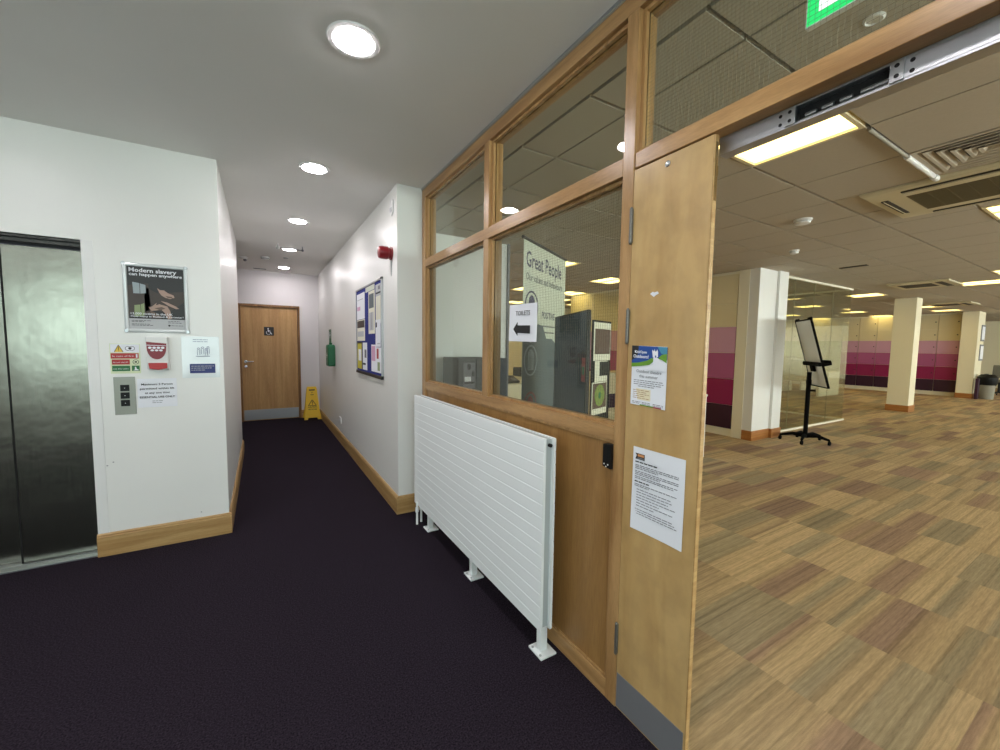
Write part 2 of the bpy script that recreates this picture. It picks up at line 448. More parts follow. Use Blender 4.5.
def text(name, body, fr, a, b, d, size, m, parent, align='LEFT', width=None, bold=0.0, sx=1.0):
    """flat raised lettering at (a, b) baseline on frame fr; width fits the line to a length"""
    cu = bpy.data.curves.new(name, 'FONT'); cu.body = body; cu.size = size; cu.align_x = align
    cu.offset = bold*size; cu.extrude = .0002; cu.resolution_u = 2
    tmp = bpy.data.objects.new(name, cu); C.objects.link(tmp)
    dg = bpy.context.evaluated_depsgraph_get(); dg.update()
    me = bpy.data.meshes.new_from_object(tmp.evaluated_get(dg))
    bpy.data.objects.remove(tmp); bpy.data.curves.remove(cu)
    xs = [v.co.x for v in me.vertices] or [0, 1]
    if width:
        k = width/(max(xs)-min(xs)); x0 = {'LEFT': min(xs), 'CENTER': (max(xs)+min(xs))/2, 'RIGHT': max(xs)}[align]
    else: k = sx; x0 = 0
    o_ = root_loc(parent)
    for v in me.vertices:
        v.co = fr.p(a + (v.co.x-x0)*k, b + v.co.y, d + v.co.z) - o_
    me.materials.clear(); me.materials.append(m)
    ob = bpy.data.objects.new(name, me); C.objects.link(ob); ob.parent = parent
    return ob
def bars(bm, fr, a0, a1, rows, h, d, r=rnd):
    """lines of print too small to read: each line a row of word-length dashes"""
    for row in rows:
        b = row[0]; x = a0 + (row[2] if len(row) > 2 else 0); end = a0 + (a1-a0)*row[1]
        while x < end - .003:
            wl = min(r.uniform(.008, .022), end-x)
            fr.box(bm, x, x+wl, b-h/2, b+h/2, d, d+.0003); x += wl + .003

# frames for the surfaces things hang on: u is to the viewer's right
W_LIFT = Fr((0, YL, 0), (1,0,0), (0,0,1), (0,-1,0))            # lift wall: a = x
W_COR = Fr((XB, 0, 0), (0,-1,0), (0,0,1), (-1,0,0))            # right corridor wall: a = -y
W_BACK = Fr((0, YD, 0), (1,0,0), (0,0,1), (0,-1,0))
W_PART = Fr((XC, 0, 0), (0,-1,0), (0,0,1), (-1,0,0))           # partition front face

# ================================================================== THE SHELL
def struct(name, bm, m, label, cat, bevel=0, parent=None, smooth=False):
    o = mk(name, bm, m, parent, bevel, smooth)
    if parent is None: tag(o, label, cat, kind='structure')
    return o
bm = B(); box(bm, (-4.2, -2.4, -.1), (1.215, 8.6, 0))
struct('floor', bm, mt['carpet'], 'dark purple carpet floor of the lobby and corridor', 'floor')
bm = B(); box(bm, (1.215, -5.2, -.1), (25.2, 10.6, -.0))
struct('floor', bm, mt['tiles'], 'tan and mauve striped carpet tile floor of the office', 'floor')
bm = B(); box(bm, (1.205, -.16, 0), (1.235, .745, .004))
struct('trim_1', bm, mt['alu'], 'thin metal threshold strip in the office doorway', 'threshold')
bm = B(); box(bm, (-4.2, -2.4, H), (1.165, 8.6, H+.1))
struct('ceiling', bm, mt['ceil'], 'plain white plaster ceiling over the lobby and corridor', 'ceiling')
# office ceiling: plaster margin + tegular tiles over a grid
bm = B(); box(bm, (1.165, -5.2, HO+.03), (25.2, 10.6, HO+.13))
off_ceil = struct('ceiling', bm, mt['tilegap'], 'suspended tiled ceiling of the office', 'ceiling')
bm = B(); box(bm, (1.215, -5.2, HO), (1.40, 10.6, HO+.035))
mk('plaster_margin', bm, mt['tile'], off_ceil)

# the office ceiling openings (tile cells) taken by lights, cassettes and grilles
GX, GY = 1.68, .355
def cell(i, j): return (GX+.6*i, GY+.6*j)
lights = [(1,1), (6,0), (13,1), (15,2), (16,5), (23,5), (26,5),          # seen through the door
          (3,7), (3,11), (7,15), (8,10), (9,11), (2,11), (6,-3), (12,-3), (18,-3), (1,-3), (30,1), (34,3),  # lights behind the glass, plus unseen ones added to light the floor
          (6,8), (2,9), (8,13), (3,12), (10,9), (2,14), (5,14), (5,11), (7,11), (10,14), (14,8), (14,11), (19,8), (19,11), (24,8), (24,11), (28,8), (28,11), (22,2), (34,-2), (12,11), (34,8), (4,15), (28,14), (20,14), (24,-3)]  # includes unseen lights added to brighten the far office and its floor bounce
CAS = (4.565, .905)
taken = set()
for (i, j) in lights:
    taken.add((i, j))
for (i, j) in ((3,0), (10,3)): taken.add((i, j))
bm = B()
for i in range(0, 39):
    for j in range(-9, 17):
        if (i, j) in taken: continue
        x0, y0 = cell(i, j)
        x1, y1 = x0+.6, y0+.6
        if x1 > 25.1 or y1 > 10.5 or y0 < -5.1: continue
        # tiles under the cassette are cut away
        if x1 > CAS[0]-.44 and x0 < CAS[0]+.44 and y1 > CAS[1]-.44 and y0 < CAS[1]+.44:
            x0c, x1c = x0, x1
            if x0 < CAS[0]-.44: box(bm, (x0+.006, y0+.010, HO), (CAS[0]-.44, y1-.010, HO+.03))
            if y1 > CAS[1]+.44 and y0 < CAS[1]+.44: box(bm, (max(x0+.006, CAS[0]-.44), CAS[1]+.44, HO), (min(x1-.006, CAS[0]+.44), y1-.01, HO+.03))
            if x1 > CAS[0]+.44: box(bm, (CAS[0]+.44, y0+.010, HO), (x1-.006, y1-.010, HO+.03))
            continue
        box(bm, (x0+.006, y0+.010, HO), (x1-.006, y1-.010, HO+.03))
for j in range(-9, 17):                              # cut tiles along the plaster margin
    y0 = GY+.6*j
    if y0 > 9.9: continue
    box(bm, (1.42, y0+.010, HO), (1.674, y0+.59, HO+.03))
mk('tile_panel', bm, mt['tile'], off_ceil)

# walls
bm = B()
OPL, OPR, OPT = -1.745, -.948, 2.042                      # lift opening
box(bm, (-4.2, YL, 0), (OPL, YL+.16, H)); box(bm, (OPR, YL, 0), (XA, YL+.16, H)); box(bm, (OPL, YL, OPT), (OPR, YL+.16, H))
struct('wall_lift', bm, mt['wall'], 'white wall around the lift with signs on it', 'wall')
bm = B(); box(bm, (XA-.12, YL+.16, 0), (XA, YA2, H)); box(bm, (-2.2, YA2-.12, 0), (XA-.12, YA2, H))
struct('wall_corridor_left', bm, mt['wall'], 'white left wall of the corridor past the lift', 'wall')
bm = B(); box(bm, (XB, YB, 0), (XC+.05, YD, H))
struct('wall_corridor_right', bm, mt['wall'], 'white right wall of the corridor with the notice board', 'wall')
bm = B(); box(bm, (-2.2, YD, 0), (-.334, YD+.12, H)); box(bm, (.637, YD, 0), (XB, YD+.12, H)); box(bm, (-.334, YD, 2.098), (.637, YD+.12, H)); box(bm, (-.334, YD+.10, 0), (.637, YD+.12, 2.098))
struct('wall_back', bm, mt['wall_far'], 'white end wall of the corridor around the toilet door', 'wall')
bm = B(); box(bm, (-2.32, YA2-.12, 0), (-2.2, YD+.12, H))
struct('wall_recess_left', bm, mt['wall'], 'white side wall of the recess by the toilet door', 'wall')
bm = B(); box(bm, (-4.2, -2.4, 0), (-4.08, YL, H))
struct('wall_left', bm, mt['wall'], 'white far left wall of the lobby', 'wall')
# wall behind the camera, with a wide frosted window
bm = B(); box(bm, (-4.08, -2.4, 0), (1.165, -2.28, .95)); box(bm, (-4.08, -2.4, 2.35), (1.165, -2.28, H))
box(bm, (-4.08, -2.4, .95), (-3.4, -2.28, 2.35)); box(bm, (.5, -2.4, .95), (1.165, -2.28, 2.35))
struct('wall_behind', bm, mt['wall'], 'white lobby wall behind the viewer with a wide window', 'wall')
w5 = thing('window_5', (-1.45, -2.34, .95), 'wide daylit lobby window behind the viewer', 'window', kind='structure')
mk('pane', bx((-3.4, -2.36, .95), (.5, -2.35, 2.35)), mt['lobbywin'], w5)
bm = B()
for x in (-3.4, -2.1, -.8, .45): box(bm, (x, -2.35, .95), (x+.05, -2.29, 2.35))
box(bm, (-3.4, -2.35, .95), (.5, -2.29, 1.0)); box(bm, (-3.4, -2.35, 2.3), (.5, -2.29, 2.35))
mk('window_frame', bm, mt['winframe'], w5)
# partition wall continues behind the viewer
bm = B(); box(bm, (XC-.003, -2.4, 0), (XC+.05, -.26, H))
struct('wall_lobby_right', bm, mt['wall'], 'white lobby wall beyond the office doorway', 'wall')
# office walls
bm = B(); box(bm, (XC+.05, 4.248, 0), (2.60, 4.37, HO+.03))
struct('wall_office_stub', bm, mt['wall'], 'pale wall stub inside the office behind the charcoal cabinet', 'wall')
bm = B(); box(bm, (XC+.05, 4.37, 0), (XC+.17, 10.4, HO+.03))
struct('wall_office_left', bm, mt['wall_off'], 'cream office wall behind the stub wall', 'wall')
bm = B(); box(bm, (XC+.05, 10.4, 0), (25.2, 10.52, HO+.03))
struct('wall_office_back', bm, mt['wall_off'], 'cream wall at the far side of the office', 'wall')
bm = B(); box(bm, (25.0, -5.2, 0), (25.12, 10.4, HO+.03))
struct('wall_office_end', bm, mt['wall_off'], 'yellowish cream wall at the far end of the office', 'wall')
bm = B(); box(bm, (XC+.05, -5.2, 0), (25.2, -5.08, .8)); box(bm, (XC+.05, -5.2, 2.3), (25.2, -5.08, HO+.03))
for k in range(9): box(bm, (1.218+k*2.9, -5.2, .8), (1.218+k*2.9+.6, -5.08, 2.3))
struct('wall_office_windows', bm, mt['wall_off'], 'cream office wall with a row of windows', 'wall')
for k in range(8):
    x0 = 1.818+k*2.9
    wn_ = thing('window_%d' % (6+k), (x0+1.15, -5.14, .8), 'daylit office window number %d along the window wall' % (k+1), 'window', kind='structure')
    mk('pane', bx((x0, -5.17, .8), (x0+2.3, -5.16, 2.3)), mt['offwin'], wn_)
    bm = B(); box(bm, (x0, -5.16, .8), (x0+2.3, -5.1, .85)); box(bm, (x0, -5.16, 2.25), (x0+2.3, -5.1, 2.3))
    for xx in (x0, x0+1.125, x0+2.25): box(bm, (xx, -5.16, .8), (xx+.05, -5.1, 2.3))
    mk('window_frame', bm, mt['winframe'], wn_)

# skirting boards (profile with a small bead on top)
def skirt(bm, p0, p1, n, h=.152, t=.017):
    p0, p1, n = Vector(p0), Vector(p1), Vector(n)
    prof = [(0,0), (t,0), (t,h-.022), (t-.004,h-.017), (t-.004,h-.008), (.006,h), (0,h)]
    a = [bm.verts.new(p0+n*d+Vector((0,0,z))) for d, z in prof]; b = [bm.verts.new(p1+n*d+Vector((0,0,z))) for d, z in prof]
    bm.faces.new(a[::-1]); bm.faces.new(b)
    for i in range(len(prof)):
        j = (i+1) % len(prof); bm.faces.new((a[i], a[j], b[j], b[i]))
bm = B(); skirt(bm, (OPR-.004, YL, 0), (XA+.017, YL, 0), (0,-1,0))
skirt(bm, (-4.08, YL, 0), (OPL, YL, 0), (0,-1,0))
struct('baseboard_lift', bm, mt['oak_bb'], 'oak skirting board under the lift wall signs', 'skirting board')
bm = B(); skirt(bm, (XA, YL-.0, 0), (XA, YA2+.017, 0), (1,0,0))
struct('baseboard_corridor_left', bm, mt['oak_bb'], 'oak skirting board along the left corridor wall', 'skirting board')
bm = B(); skirt(bm, (XB, YB-.017, 0), (XB, YD, 0), (-1,0,0)); skirt(bm, (XB, YB, 0), (XC-.002, YB, 0), (0,-1,0))
struct('baseboard_corridor_right', bm, mt['oak_bb'], 'oak skirting board along the right corridor wall', 'skirting board')
bm = B(); skirt(bm, (.637, YD, 0), (XB-.017, YD, 0), (0,-1,0)); skirt(bm, (-2.2, YD, 0), (-.334, YD, 0), (0,-1,0))
struct('baseboard_back', bm, mt['oak_bb'], 'oak skirting board under the corridor end wall', 'skirting board')

# ================================================================== LIFT
t = thing('door_1', (-1.346, YL+.08, 0), 'brushed steel lift doors with green-white reflections', 'lift door', kind='structure')
mk('door_panel', bx((-1.318, YL+.085, .012), (OPR-.001, YL+.112, 1.985)), mt['steel'], t, .002)
mk('door_panel', bx((OPL+.001, YL+.118, .012), (-1.310, YL+.145, 1.985)), mt['steel'], t, .002)
mk('door_seal', bx((-1.326, YL+.084, .012), (-1.3185, YL+.113, 1.985)), mt['hole'], t)  # black strip painted in as the shade of the gap between panels
bm = B(); box(bm, (OPL, YL+.03, 1.998), (OPR, YL+.15, 2.041)); box(bm, (OPL, YL+.012, 2.022), (OPR, YL+.03, 2.041))
mk('header', bm, mt['dkmetal'], t, .003)
bm = B(); box(bm, (OPL, YL+.002, 0), (OPR, YL+.06, .010)); box(bm, (OPL, YL+.07, 0), (OPR, YL+.15, .010))
mk('sill', bm, mt['alu'], t, .001)
mk('jamb', bx((OPR, YL-.004, .152), (OPR+.055, YL+.0, OPT)), mt['white'], t, .001)

# ================================================================== TOILET DOOR
t = thing('door_2', (.15, YD, 0), 'oak toilet door with wheelchair sign at the corridor end', 'door', kind='structure')
bm = B()
for x0, x1 in ((-.334, -.296), (.60, .637)): box(bm, (x0, YD-.02, 0), (x1, YD+.10, 2.098))
box(bm, (-.296, YD-.02, 2.055), (.60, YD+.10, 2.098))
mk('door_frame', bm, mt['bframe'], t, .003)
mk('door_leaf', bx((-.293, YD+.012, .008), (.597, YD+.056, 2.052)), mt['bdoor'], t, .002)
mk('kick_plate', bx((-.285, YD+.0095, .02), (.59, YD+.0125, .205)), mt['steel_bar'], t, .001)
hd = B(); tube(hd, [(-.235, YD+.012, 1.075), (-.235, YD-.035, 1.075)], .009); tube(hd, [(-.243, YD-.036, 1.075), (-.115, YD-.036, 1.075)], .010)
hd_ = mk('handle', hd, mt['chrome'], t, smooth=True)
rs = B(); lathe(rs, (-.235, YD+.012, 1.075), [(.026, 0), (.026, -.008), (.0, -.009)], 20, 'y'); lathe(rs, (-.235, YD+.012, .99), [(.024, 0), (.024, -.008), (0, -.009)], 20, 'y')
mk('rose', rs, mt['chrome'], t, smooth=True)
sg = mk('toilet_sign', bx((.057, YD+.007, 1.545), (.213, YD+.0115, 1.70)), mt['photodark'], t, .001)
fr = Fr((.135, YD+.007, 1.6225), (1,0,0), (0,0,1), (0,-1,0))
bm = B()
fr.ell(bm, -.012, .050, .0105, .0105, 0, .001)                                   # head
fr.poly(bm, [(-.020,.036), (-.006,.036), (-.002,-.004), (-.018,-.004)], 0, .001)  # trunk
fr.poly(bm, [(-.006,.018), (.020,.018), (.020,.010), (-.006,.010)], 0, .001)      # arm
fr.poly(bm, [(-.016,-.004), (.024,-.004), (.044,-.046), (.034,-.050), (.018,-.014), (-.016,-.014)], 0, .001)
fr.poly(bm, [(.034,-.050), (.052,-.044), (.054,-.051), (.036,-.058)], 0, .001)
for i in range(4, 26):                                                           # wheel arc
    a0, a1 = math.radians(100+i*11), math.radians(100+(i+1)*11)
    r0, r1 = .030, .038
    fr.poly(bm, [(-.008+r0*math.cos(a0), -.024+r0*math.sin(a0)), (-.008+r1*math.cos(a0), -.024+r1*math.sin(a0)),
                 (-.008+r1*math.cos(a1), -.024+r1*math.sin(a1)), (-.008+r0*math.cos(a1), -.024+r0*math.sin(a1))], 0, .001)
mk('wheelchair_symbol', bm, mt['paper'], sg)

# ================================================================== GLAZED PARTITION
XI = 1.262      # office side face of the frame
gx = 1.204      # glass
pt_ = thing('wall_partition', (XC, 2.15, 0), 'oak framed glazed partition between the corridor and the office', 'partition', kind='structure')
mk('head_rail', bx((XC, -.26, 2.605), (XI, YB, H)), mt['oak_h'], pt_, .002)
mk('ceiling_bead', bx((XC-.006, -.26, H-.012), (XC, YB, H)), mt['alu'], pt_)
mk('transom_rail', bx((XC, 1.098, 2.050), (XI, 3.182, 2.112)), mt['oak_h'], pt_, .002)
mk('transom_rail', bx((XC, -.20, 2.058), (XI, 1.04, 2.112)), mt['oak_h'], pt_, .002)
mk('sill_rail', bx((XC, 1.098, 1.058), (XI, 3.182, 1.112)), mt['oak_h'], pt_, .002)
mk('jamb_post', bx((XC, 3.182, 0), (XI, YB, 2.605)), mt['oak'], pt_, .002)
mk('mullion', bx((XC, 2.122, 1.112), (XI, 2.184, 2.050)), mt['oak'], pt_, .002)
mk('mullion', bx((XC, 2.122, 2.112), (XI, 2.184, 2.605)), mt['oak'], pt_, .002)
mk('door_post', bx((XC, 1.045, 0), (XI, 1.098, 2.605)), mt['oak'], pt_, .002)
mk('door_post', bx((XC, -.26, 0), (XI, -.20, 2.605)), mt['oak'], pt_, .002)
mk('mullion', bx((XC, -.20, 2.112), (XI, -.14, 2.605)), mt['oak'], pt_, .002)
mk('bottom_rail', bx((XC, 1.098, 0), (XI, 3.182, .075)), mt['oak_h'], pt_, .002)
mk('panel', bx((XC+.012, 1.098, .075), (XI-.01, 3.182, 1.058)), mt['panel'], pt_)
bm = B()                                                        # moulded bead round the panel
for a in ((1.098, 1.108, .075, 1.058), (1.098, 3.182, .075, .087), (1.098, 3.182, 1.046, 1.058)):
    box(bm, (XC+.004, a[0], a[2]), (XC+.012, a[1], a[3]))
mk('panel_bead', bm, mt['oak'], pt_, .002)
# black access reader is fixed to the post: a thing of its own below
def pane(n, y0, y1, z0, z1, wired, label):
    t = thing('window_%d' % n, (gx, (y0+y1)/2, z0), label, 'window', kind='structure')
    mk('glass_pane', bx((gx, y0, z0), (gx+.006, y1, z1)), mt['glass'], t)
    bm = B(); b = .014
    for xa, xb in ((gx-.016, gx), (gx+.006, gx+.022)):
        box(bm, (xa, y0, z0), (xb, y0+b, z1)); box(bm, (xa, y1-b, z0), (xb, y1, z1))
        box(bm, (xa, y0+b, z0), (xb, y1-b, z0+b)); box(bm, (xa, y0+b, z1-b), (xb, y1-b, z1))
    mk('glazing_bead', bm, mt['oak'], t, .0015)
    if wired:
        bm = B(); h = .00016; s = .0127
        y = y0+b
        while y < y1-b: box(bm, (gx+.0025, y-h, z0), (gx+.0035, y+h, z1)); y += s
        z = z0+b
        while z < z1-b: box(bm, (gx+.0025, y0, z-h), (gx+.0035, y1, z+h)); z += s
        mk('wire_mesh', bm, mt['wire'], t)
    bm = B()
    for z in (z0+.1, (z0+z1)/2, z1-.1):
        for y, sgn in ((y1-b-.001, 1),):
            lathe(bm, (gx-.008, y0+b, z), [(.003, 0), (.003, .001), (0, .0012)], 8, 'y')
    mk('bead_screw', bm, mt['dkmetal'], t)
    return t
pane(1, 2.184, 3.182, 1.112, 2.050, True, 'lower far glass pane of the partition, nearest the corridor wall')
pane(2, 1.098, 2.122, 1.112, 2.050, True, 'lower wired glass pane with the toilets notice')
pane(3, 2.184, 3.182, 2.112, 2.605, False, 'upper far glass pane of the partition')
pane(4, 1.098, 2.122, 2.112, 2.605, False, 'upper middle glass pane above the toilets notice')
pane(14, -.14, 1.045, 2.112, 2.605, True, 'upper wired glass pane above the office doorway')

# narrow door leaf
y0, y1 = .7473, 1.0425
t = thing('door_3', (XC, 1.0425, 0), 'narrow closed maple door leaf beside the office opening', 'door', kind='structure')
bm = B(); box(bm, (XC+.001, y0, .006), (XC+.020, y1, 2.051)); box(bm, (XC+.020, y0+.014, .006), (XC+.045, y1, 2.051))
mk('door_leaf', bm, mt['leaf'], t)
mk('lipping', bx((XC+.0015, y0-.005, .006), (XC+.0195, y0, 2.051)), mt['oak_bb'], t, .001)
mk('kick_plate', bx((XC-.0012, y0+.004, .012), (XC+.001, y1-.004, .150)), mt['kick'], t)
for zc in (1.857, 1.497, .288):
    bm = B()
    for k in range(5): tube(bm, [(XC-.006, 1.0445, zc-.06+k*.024+.0005), (XC-.006, 1.0445, zc-.06+(k+1)*.024-.0005)], .0062, 12)
    tube(bm, [(XC-.006, 1.0445, zc+.06), (XC-.006, 1.0445, zc+.066)], [.0066, .003], 12); tube(bm, [(XC-.006, 1.0445, zc-.066), (XC-.006, 1.0445, zc-.06)], [.003, .0066], 12)
    box(bm, (XC-.0015, 1.040, zc-.06), (XC+.0012, 1.0495, zc+.06))
    mk('hinge', bm, mt['hingem'], t, smooth=True)
bm = B(); lathe(bm, (XC+.001, .903, 2.024), [(.010, 0), (.010, -.003), (.007, -.005), (0, -.005)], 20, 'x')
mk('stud', bm, mt['chrome'], t, smooth=True)
bm = B(); box(bm, (XC+.004, y0-.0065, 1.86), (XC+.016, y0-.005, 2.03)); box(bm, (XC+.006, y0-.010, 1.93), (XC+.014, y0-.0065, 1.96))
mk('flush_bolt', bm, mat('brass', (140, 116, 74), .3, .9), t, .001)
bm = B(); W_PART.poly(bm, [(-.953,1.606), (-.943,1.612), (-.936,1.609), (-.924,1.611), (-.918,1.604), (-.930,1.599), (-.938,1.594), (-.946,1.600)], -.0008, .0004)
mk('paint_chip', bm, mt['paper'], t)
for pts in ([(-.83,.42),(-.79,.40),(-.785,.403),(-.825,.424)], [(-.97,.66),(-.94,.652),(-.94,.655),(-.97,.664)]):
    pass
# overhead door closer channel
t = thing('overhead_door_closer', (1.235, .27, 2.006), 'steel overhead door closer channel under the transom of the office doorway', 'door closer')
cf = Fr((1.218, 0, 0), (0,-1,0), (0,0,1), (-1,0,0))
bm = B()
cf.box(bm, -.760, .195, 2.006, 2.012, -.040, 0)          # bottom flange
cf.box(bm, -.760, .195, 2.052, 2.0575, -.040, 0)         # top flange
cf.box(bm, -.760, -.556, 2.012, 2.052, -.004, 0); cf.box(bm, -.362, .195, 2.012, 2.052, -.004, 0)
cf.box(bm, -.760, .195, 2.012, 2.052, -.040, -.036)
mk('channel', bm, mt['steel_bar'], t, .0008)
bm = B(); cf.box(bm, -.556, -.362, 2.0125, 2.0515, -.036, -.020)
mk('closer_body', bm, mt['hole'], t)
bm = B()
for a in (-.528, -.492, -.455, -.415, -.39): tube(bm, [cf.p(a-.012, 2.028, -.018), cf.p(a+.012, 2.028, -.018)], .006, 10)
tube(bm, [cf.p(-.55, 2.018, -.012), cf.p(-.365, 2.018, -.012)], .003, 8)
mk('closer_spindle', bm, mt['alu'], t, smooth=True)
for a0, a1 in ((-.580, -.556), (-.372, -.348)):
    bm = B(); cf.box(bm, a0, a1, 2.010, 2.0545, 0, .0045)
    br_ = mk('bracket', bm, mt['alu'], t, .0006)
    for zz in (2.021, 2.043):
        bm = B(); c = cf.p((a0+a1)/2, zz, .0045); lathe(bm, c, [(.0045, 0), (.0045, -.0008), (0, -.001)], 12, 'x'); mk('screw', bm, mt['black'], br_)
for a in (-.592, -.336):
    for zz in (2.021, 2.043):
        bm = B(); lathe(bm, cf.p(a, zz, 0), [(.0045, 0), (.0045, -.0008), (0, -.001)], 12, 'x'); mk('screw', bm, mt['black'], t)

# ================================================================== RADIATOR
XF, XR = 1.036, 1.098
ya, yb, za, zb = 1.365, 3.07, .148, 1.022
t = thing('radiator', (1.067, (ya+yb)/2, 0), 'white ribbed double panel radiator standing in front of the oak partition', 'radiator')
def ribbed(x, out, n=15):
    bm = B(); prof = []
    zs = [za + (zb-za)*k/n for k in range(n+1)]
    prof.append((x-out*.012, za)); 
    for k in range(n):
        prof += [(x, zs[k]+.003), (x, zs[k+1]-.006), (x-out*.0016, zs[k+1]-.001)]
    prof += [(x-out*.012, zb)]
    A = [bm.verts.new((p[0], ya, p[1])) for p in prof]; D = [bm.verts.new((p[0], yb, p[1])) for p in prof]
    for i in range(len(prof)-1): bm.faces.new((A[i], A[i+1], D[i+1], D[i]))
    bm.faces.new([A[0], D[0], D[-1], A[-1]]); bm.faces.new(A); bm.faces.new(D[::-1])
    return bm
mk('front_panel', ribbed(XF, -1), mt['rad'], t)
bm = ribbed(XR, 1); bmesh.ops.translate(bm, verts=bm.verts, vec=(0, -.004, 0))
mk('rear_panel', bm, mt['rad'], t)
bm = B(); box(bm, (XF+.013, ya+.012, zb-.05), (XR-.013, yb-.012, zb-.006))
for k in range(60): box(bm, (XF+.013, ya+.03+k*.0275, za+.03), (XR-.013, ya+.033+k*.0275, zb-.05))
box(bm, (XF+.013, ya+.012, za+.01), (XR-.013, ya+.03, zb-.05)); box(bm, (XF+.013, yb-.03, za+.01), (XR-.013, yb-.012, zb-.05))
mk('convector_fins', bm, mt['radgap'], t)
for yy, s in ((ya, -1), (yb, 1)):
    bm = B(); lathe(bm, (XF+.030, yy+s*-.004, .992), [(.008, 0), (.008, s*.014), (.005, s*.016), (0, s*.016)], 14, 'y')
    mk('air_vent_plug', bm, mt['black'], t, smooth=True)
for yf in (1.425, 2.13, 2.86):
    bm = B(); box(bm, (XR-.026, yf-.016, .012), (XR+.014, yf+.016, .40)); box(bm, (XF+.02, yf-.01, .20), (XR-.02, yf+.01, .215))
    f_ = mk('foot_post', bm, mt['rad'], t, .003)
    mk('foot_plate', bx((1.052, yf-.05, .0), (1.140, yf+.05, .010)), mt['rad'], f_, .002)
    for dx, dy in ((-.03, -.03), (.03, .03), (-.03, .03)):
        bm = B(); lathe(bm, (1.092+dx, yf+dy, .010), [(.006, 0), (.006, .003), (0, .004)], 10); mk('bolt', bm, mt['radgap'], f_)
for yy, xx in ((2.955, 1.03), (2.985, 1.075)):
    bm = B(); tube(bm, [(xx, yy+.035, 0), (xx, yy+.035, .18)], .009, 12); tube(bm, [(xx, yy+.035, .10), (xx, yy+.035, .135)], .014, 10)
    mk('valve_pipe', bm, mt['rad'], t, smooth=True)

# ================================================================== THINGS ON THE PARTITION
t = thing('access_reader', (XC, 1.117, .945), 'small black card reader box on the oak post left of the door leaf', 'card reader')
bm = B(); W_PART.poly(bm, [(-1.138,.951), (-1.097,.945), (-1.097,1.043), (-1.138,1.040)], -.012, .016)
mk('reader_case', bm, mt['black'], t, .003)
for a, z in ((-1.128, .962), (-1.108, .962), (-1.118, .953)):
    bm = B(); lathe(bm, W_PART.p(a, z, .016), [(.0032, 0), (.0032, -.001), (0, -.0015)], 10, 'x'); mk('screw', bm, mt['white'], t)

# upper flyer on the leaf
fy = Fr((XC+.0005, 1.020, 1.214), (0,-1,-.03), (0,-.0,1), (-1,0,0))
t = thing('flyer', fy.p(0, 0, .001), 'blue and green outdoor theatre flyer taped high on the narrow door leaf', 'flyer')
FW, FH = .148, .213
mk('flyer_sheet', one(lambda b: fy.sheet(b, 0, FW, 0, FH, .001, .0015)), mt['paper'], t)
d = .0042
bm = B(); fy.poly(bm, [(0, FH), (FW, FH-.001), (FW, .168), (.108, .172), (.09, .155), (.05, .148), (0, .143)], d-.002, d)
mk('sky_print', bm, mt['blueprint'], t)
bm = B(); fy.poly(bm, [(.11, FH-.001), (FW, FH-.001), (FW, .186), (.125, .190)], d, d+.0002)
mk('cloud_print', bm, mt['tealprint'], t)
bm = B(); fy.poly(bm, [(0, FH), (.03, FH), (.028, .186), (.02, .170), (0, .160)], d, d+.0002)
mk('corner_print', bm, mt['photodark'], t)
bm = B(); fy.poly(bm, [(0, .150), (.03, .153), (.07, .163), (.085, .172), (.096, .172), (.094, .160), (.078, .148), (.045, .142), (0, .136)], d+.0002, d+.0004)
fy.poly(bm, [(.112, .172), (.128, .186), (.148, .190), (.148, .158), (.13, .168)], d+.0002, d+.0004)
mk('hill_print', bm, mt['greenprint'], t)
bm = B(); fy.poly(bm, [(.088,.200), (.092,.200), (.094,.196), (.097,.198), (.098,.205), (.101,.196), (.105,.196), (.109,.203), (.112,.196), (.113,.178), (.106,.174), (.106,.182), (.101,.182), (.101,.174), (.092,.176)], d+.0004, d+.0006)
fy.poly(bm, [(.094,.176), (.112,.174), (.13,.162), (.148,.158), (.148,.13), (.06,.13), (.082,.146), (.094,.160)], d+.0004, d+.0006)
mk('castle_print', bm, mt['paper'], t)
text('printed_text', 'KickOpen', fy, .014, .187, d+.0006, .0135, mt['paper'], t, bold=.02, width=.052)
text('printed_text', 'Outdoors!', fy, .008, .170, d+.0006, .0165, mt['paper'], t, bold=.02, width=.066)
text('printed_text', 'Outdoor theatre', fy, FW/2+.002, .118, d, .0155, mt['greyink'], t, 'CENTER', width=.105)
text('printed_text', 'this summer', fy, FW/2+.002, .101, d, .0155, mt['greyink'], t, 'CENTER', width=.078)
bm = B(); bars(bm, fy, .012, .138, [(.090, 1), (.083, 1), (.076, .95), (.069, .7, .02)], .0022, d-.0012)
bars(bm, fy, .008, .045, [(.012, 1), (.007, 1)], .002, d-.001); bars(bm, fy, .052, .09, [(.012, 1), (.007, 1)], .002, d-.001); bars(bm, fy, .098, .14, [(.012, 1), (.007, 1)], .002, d-.001)
mk('small_print', bm, mt['greyink'], t)
bm = B(); fy.box(bm, .006, .086, .020, .060, d-.002, d-.0016)
mk('cream_block', bm, mt['creamprint'], t)
bm = B(); bars(bm, fy, .010, .08, [(.054, 1), (.047, .9), (.040, 1), (.033, .8), (.026, 1)], .002, d-.0015)
mk('cream_block_print', bm, mat('ochre_ink', (170, 130, 90), .7), t)
for a0, a1, mm in ((0, .03, 'photodark'), (.03, .1, 'greenprint'), (.1, .148, 'magenta')):
    bm = B(); fy.box(bm, a0, a1, 0, .004, d-.0028, d-.0018); mk('footer_stripe', bm, mt[mm], t)

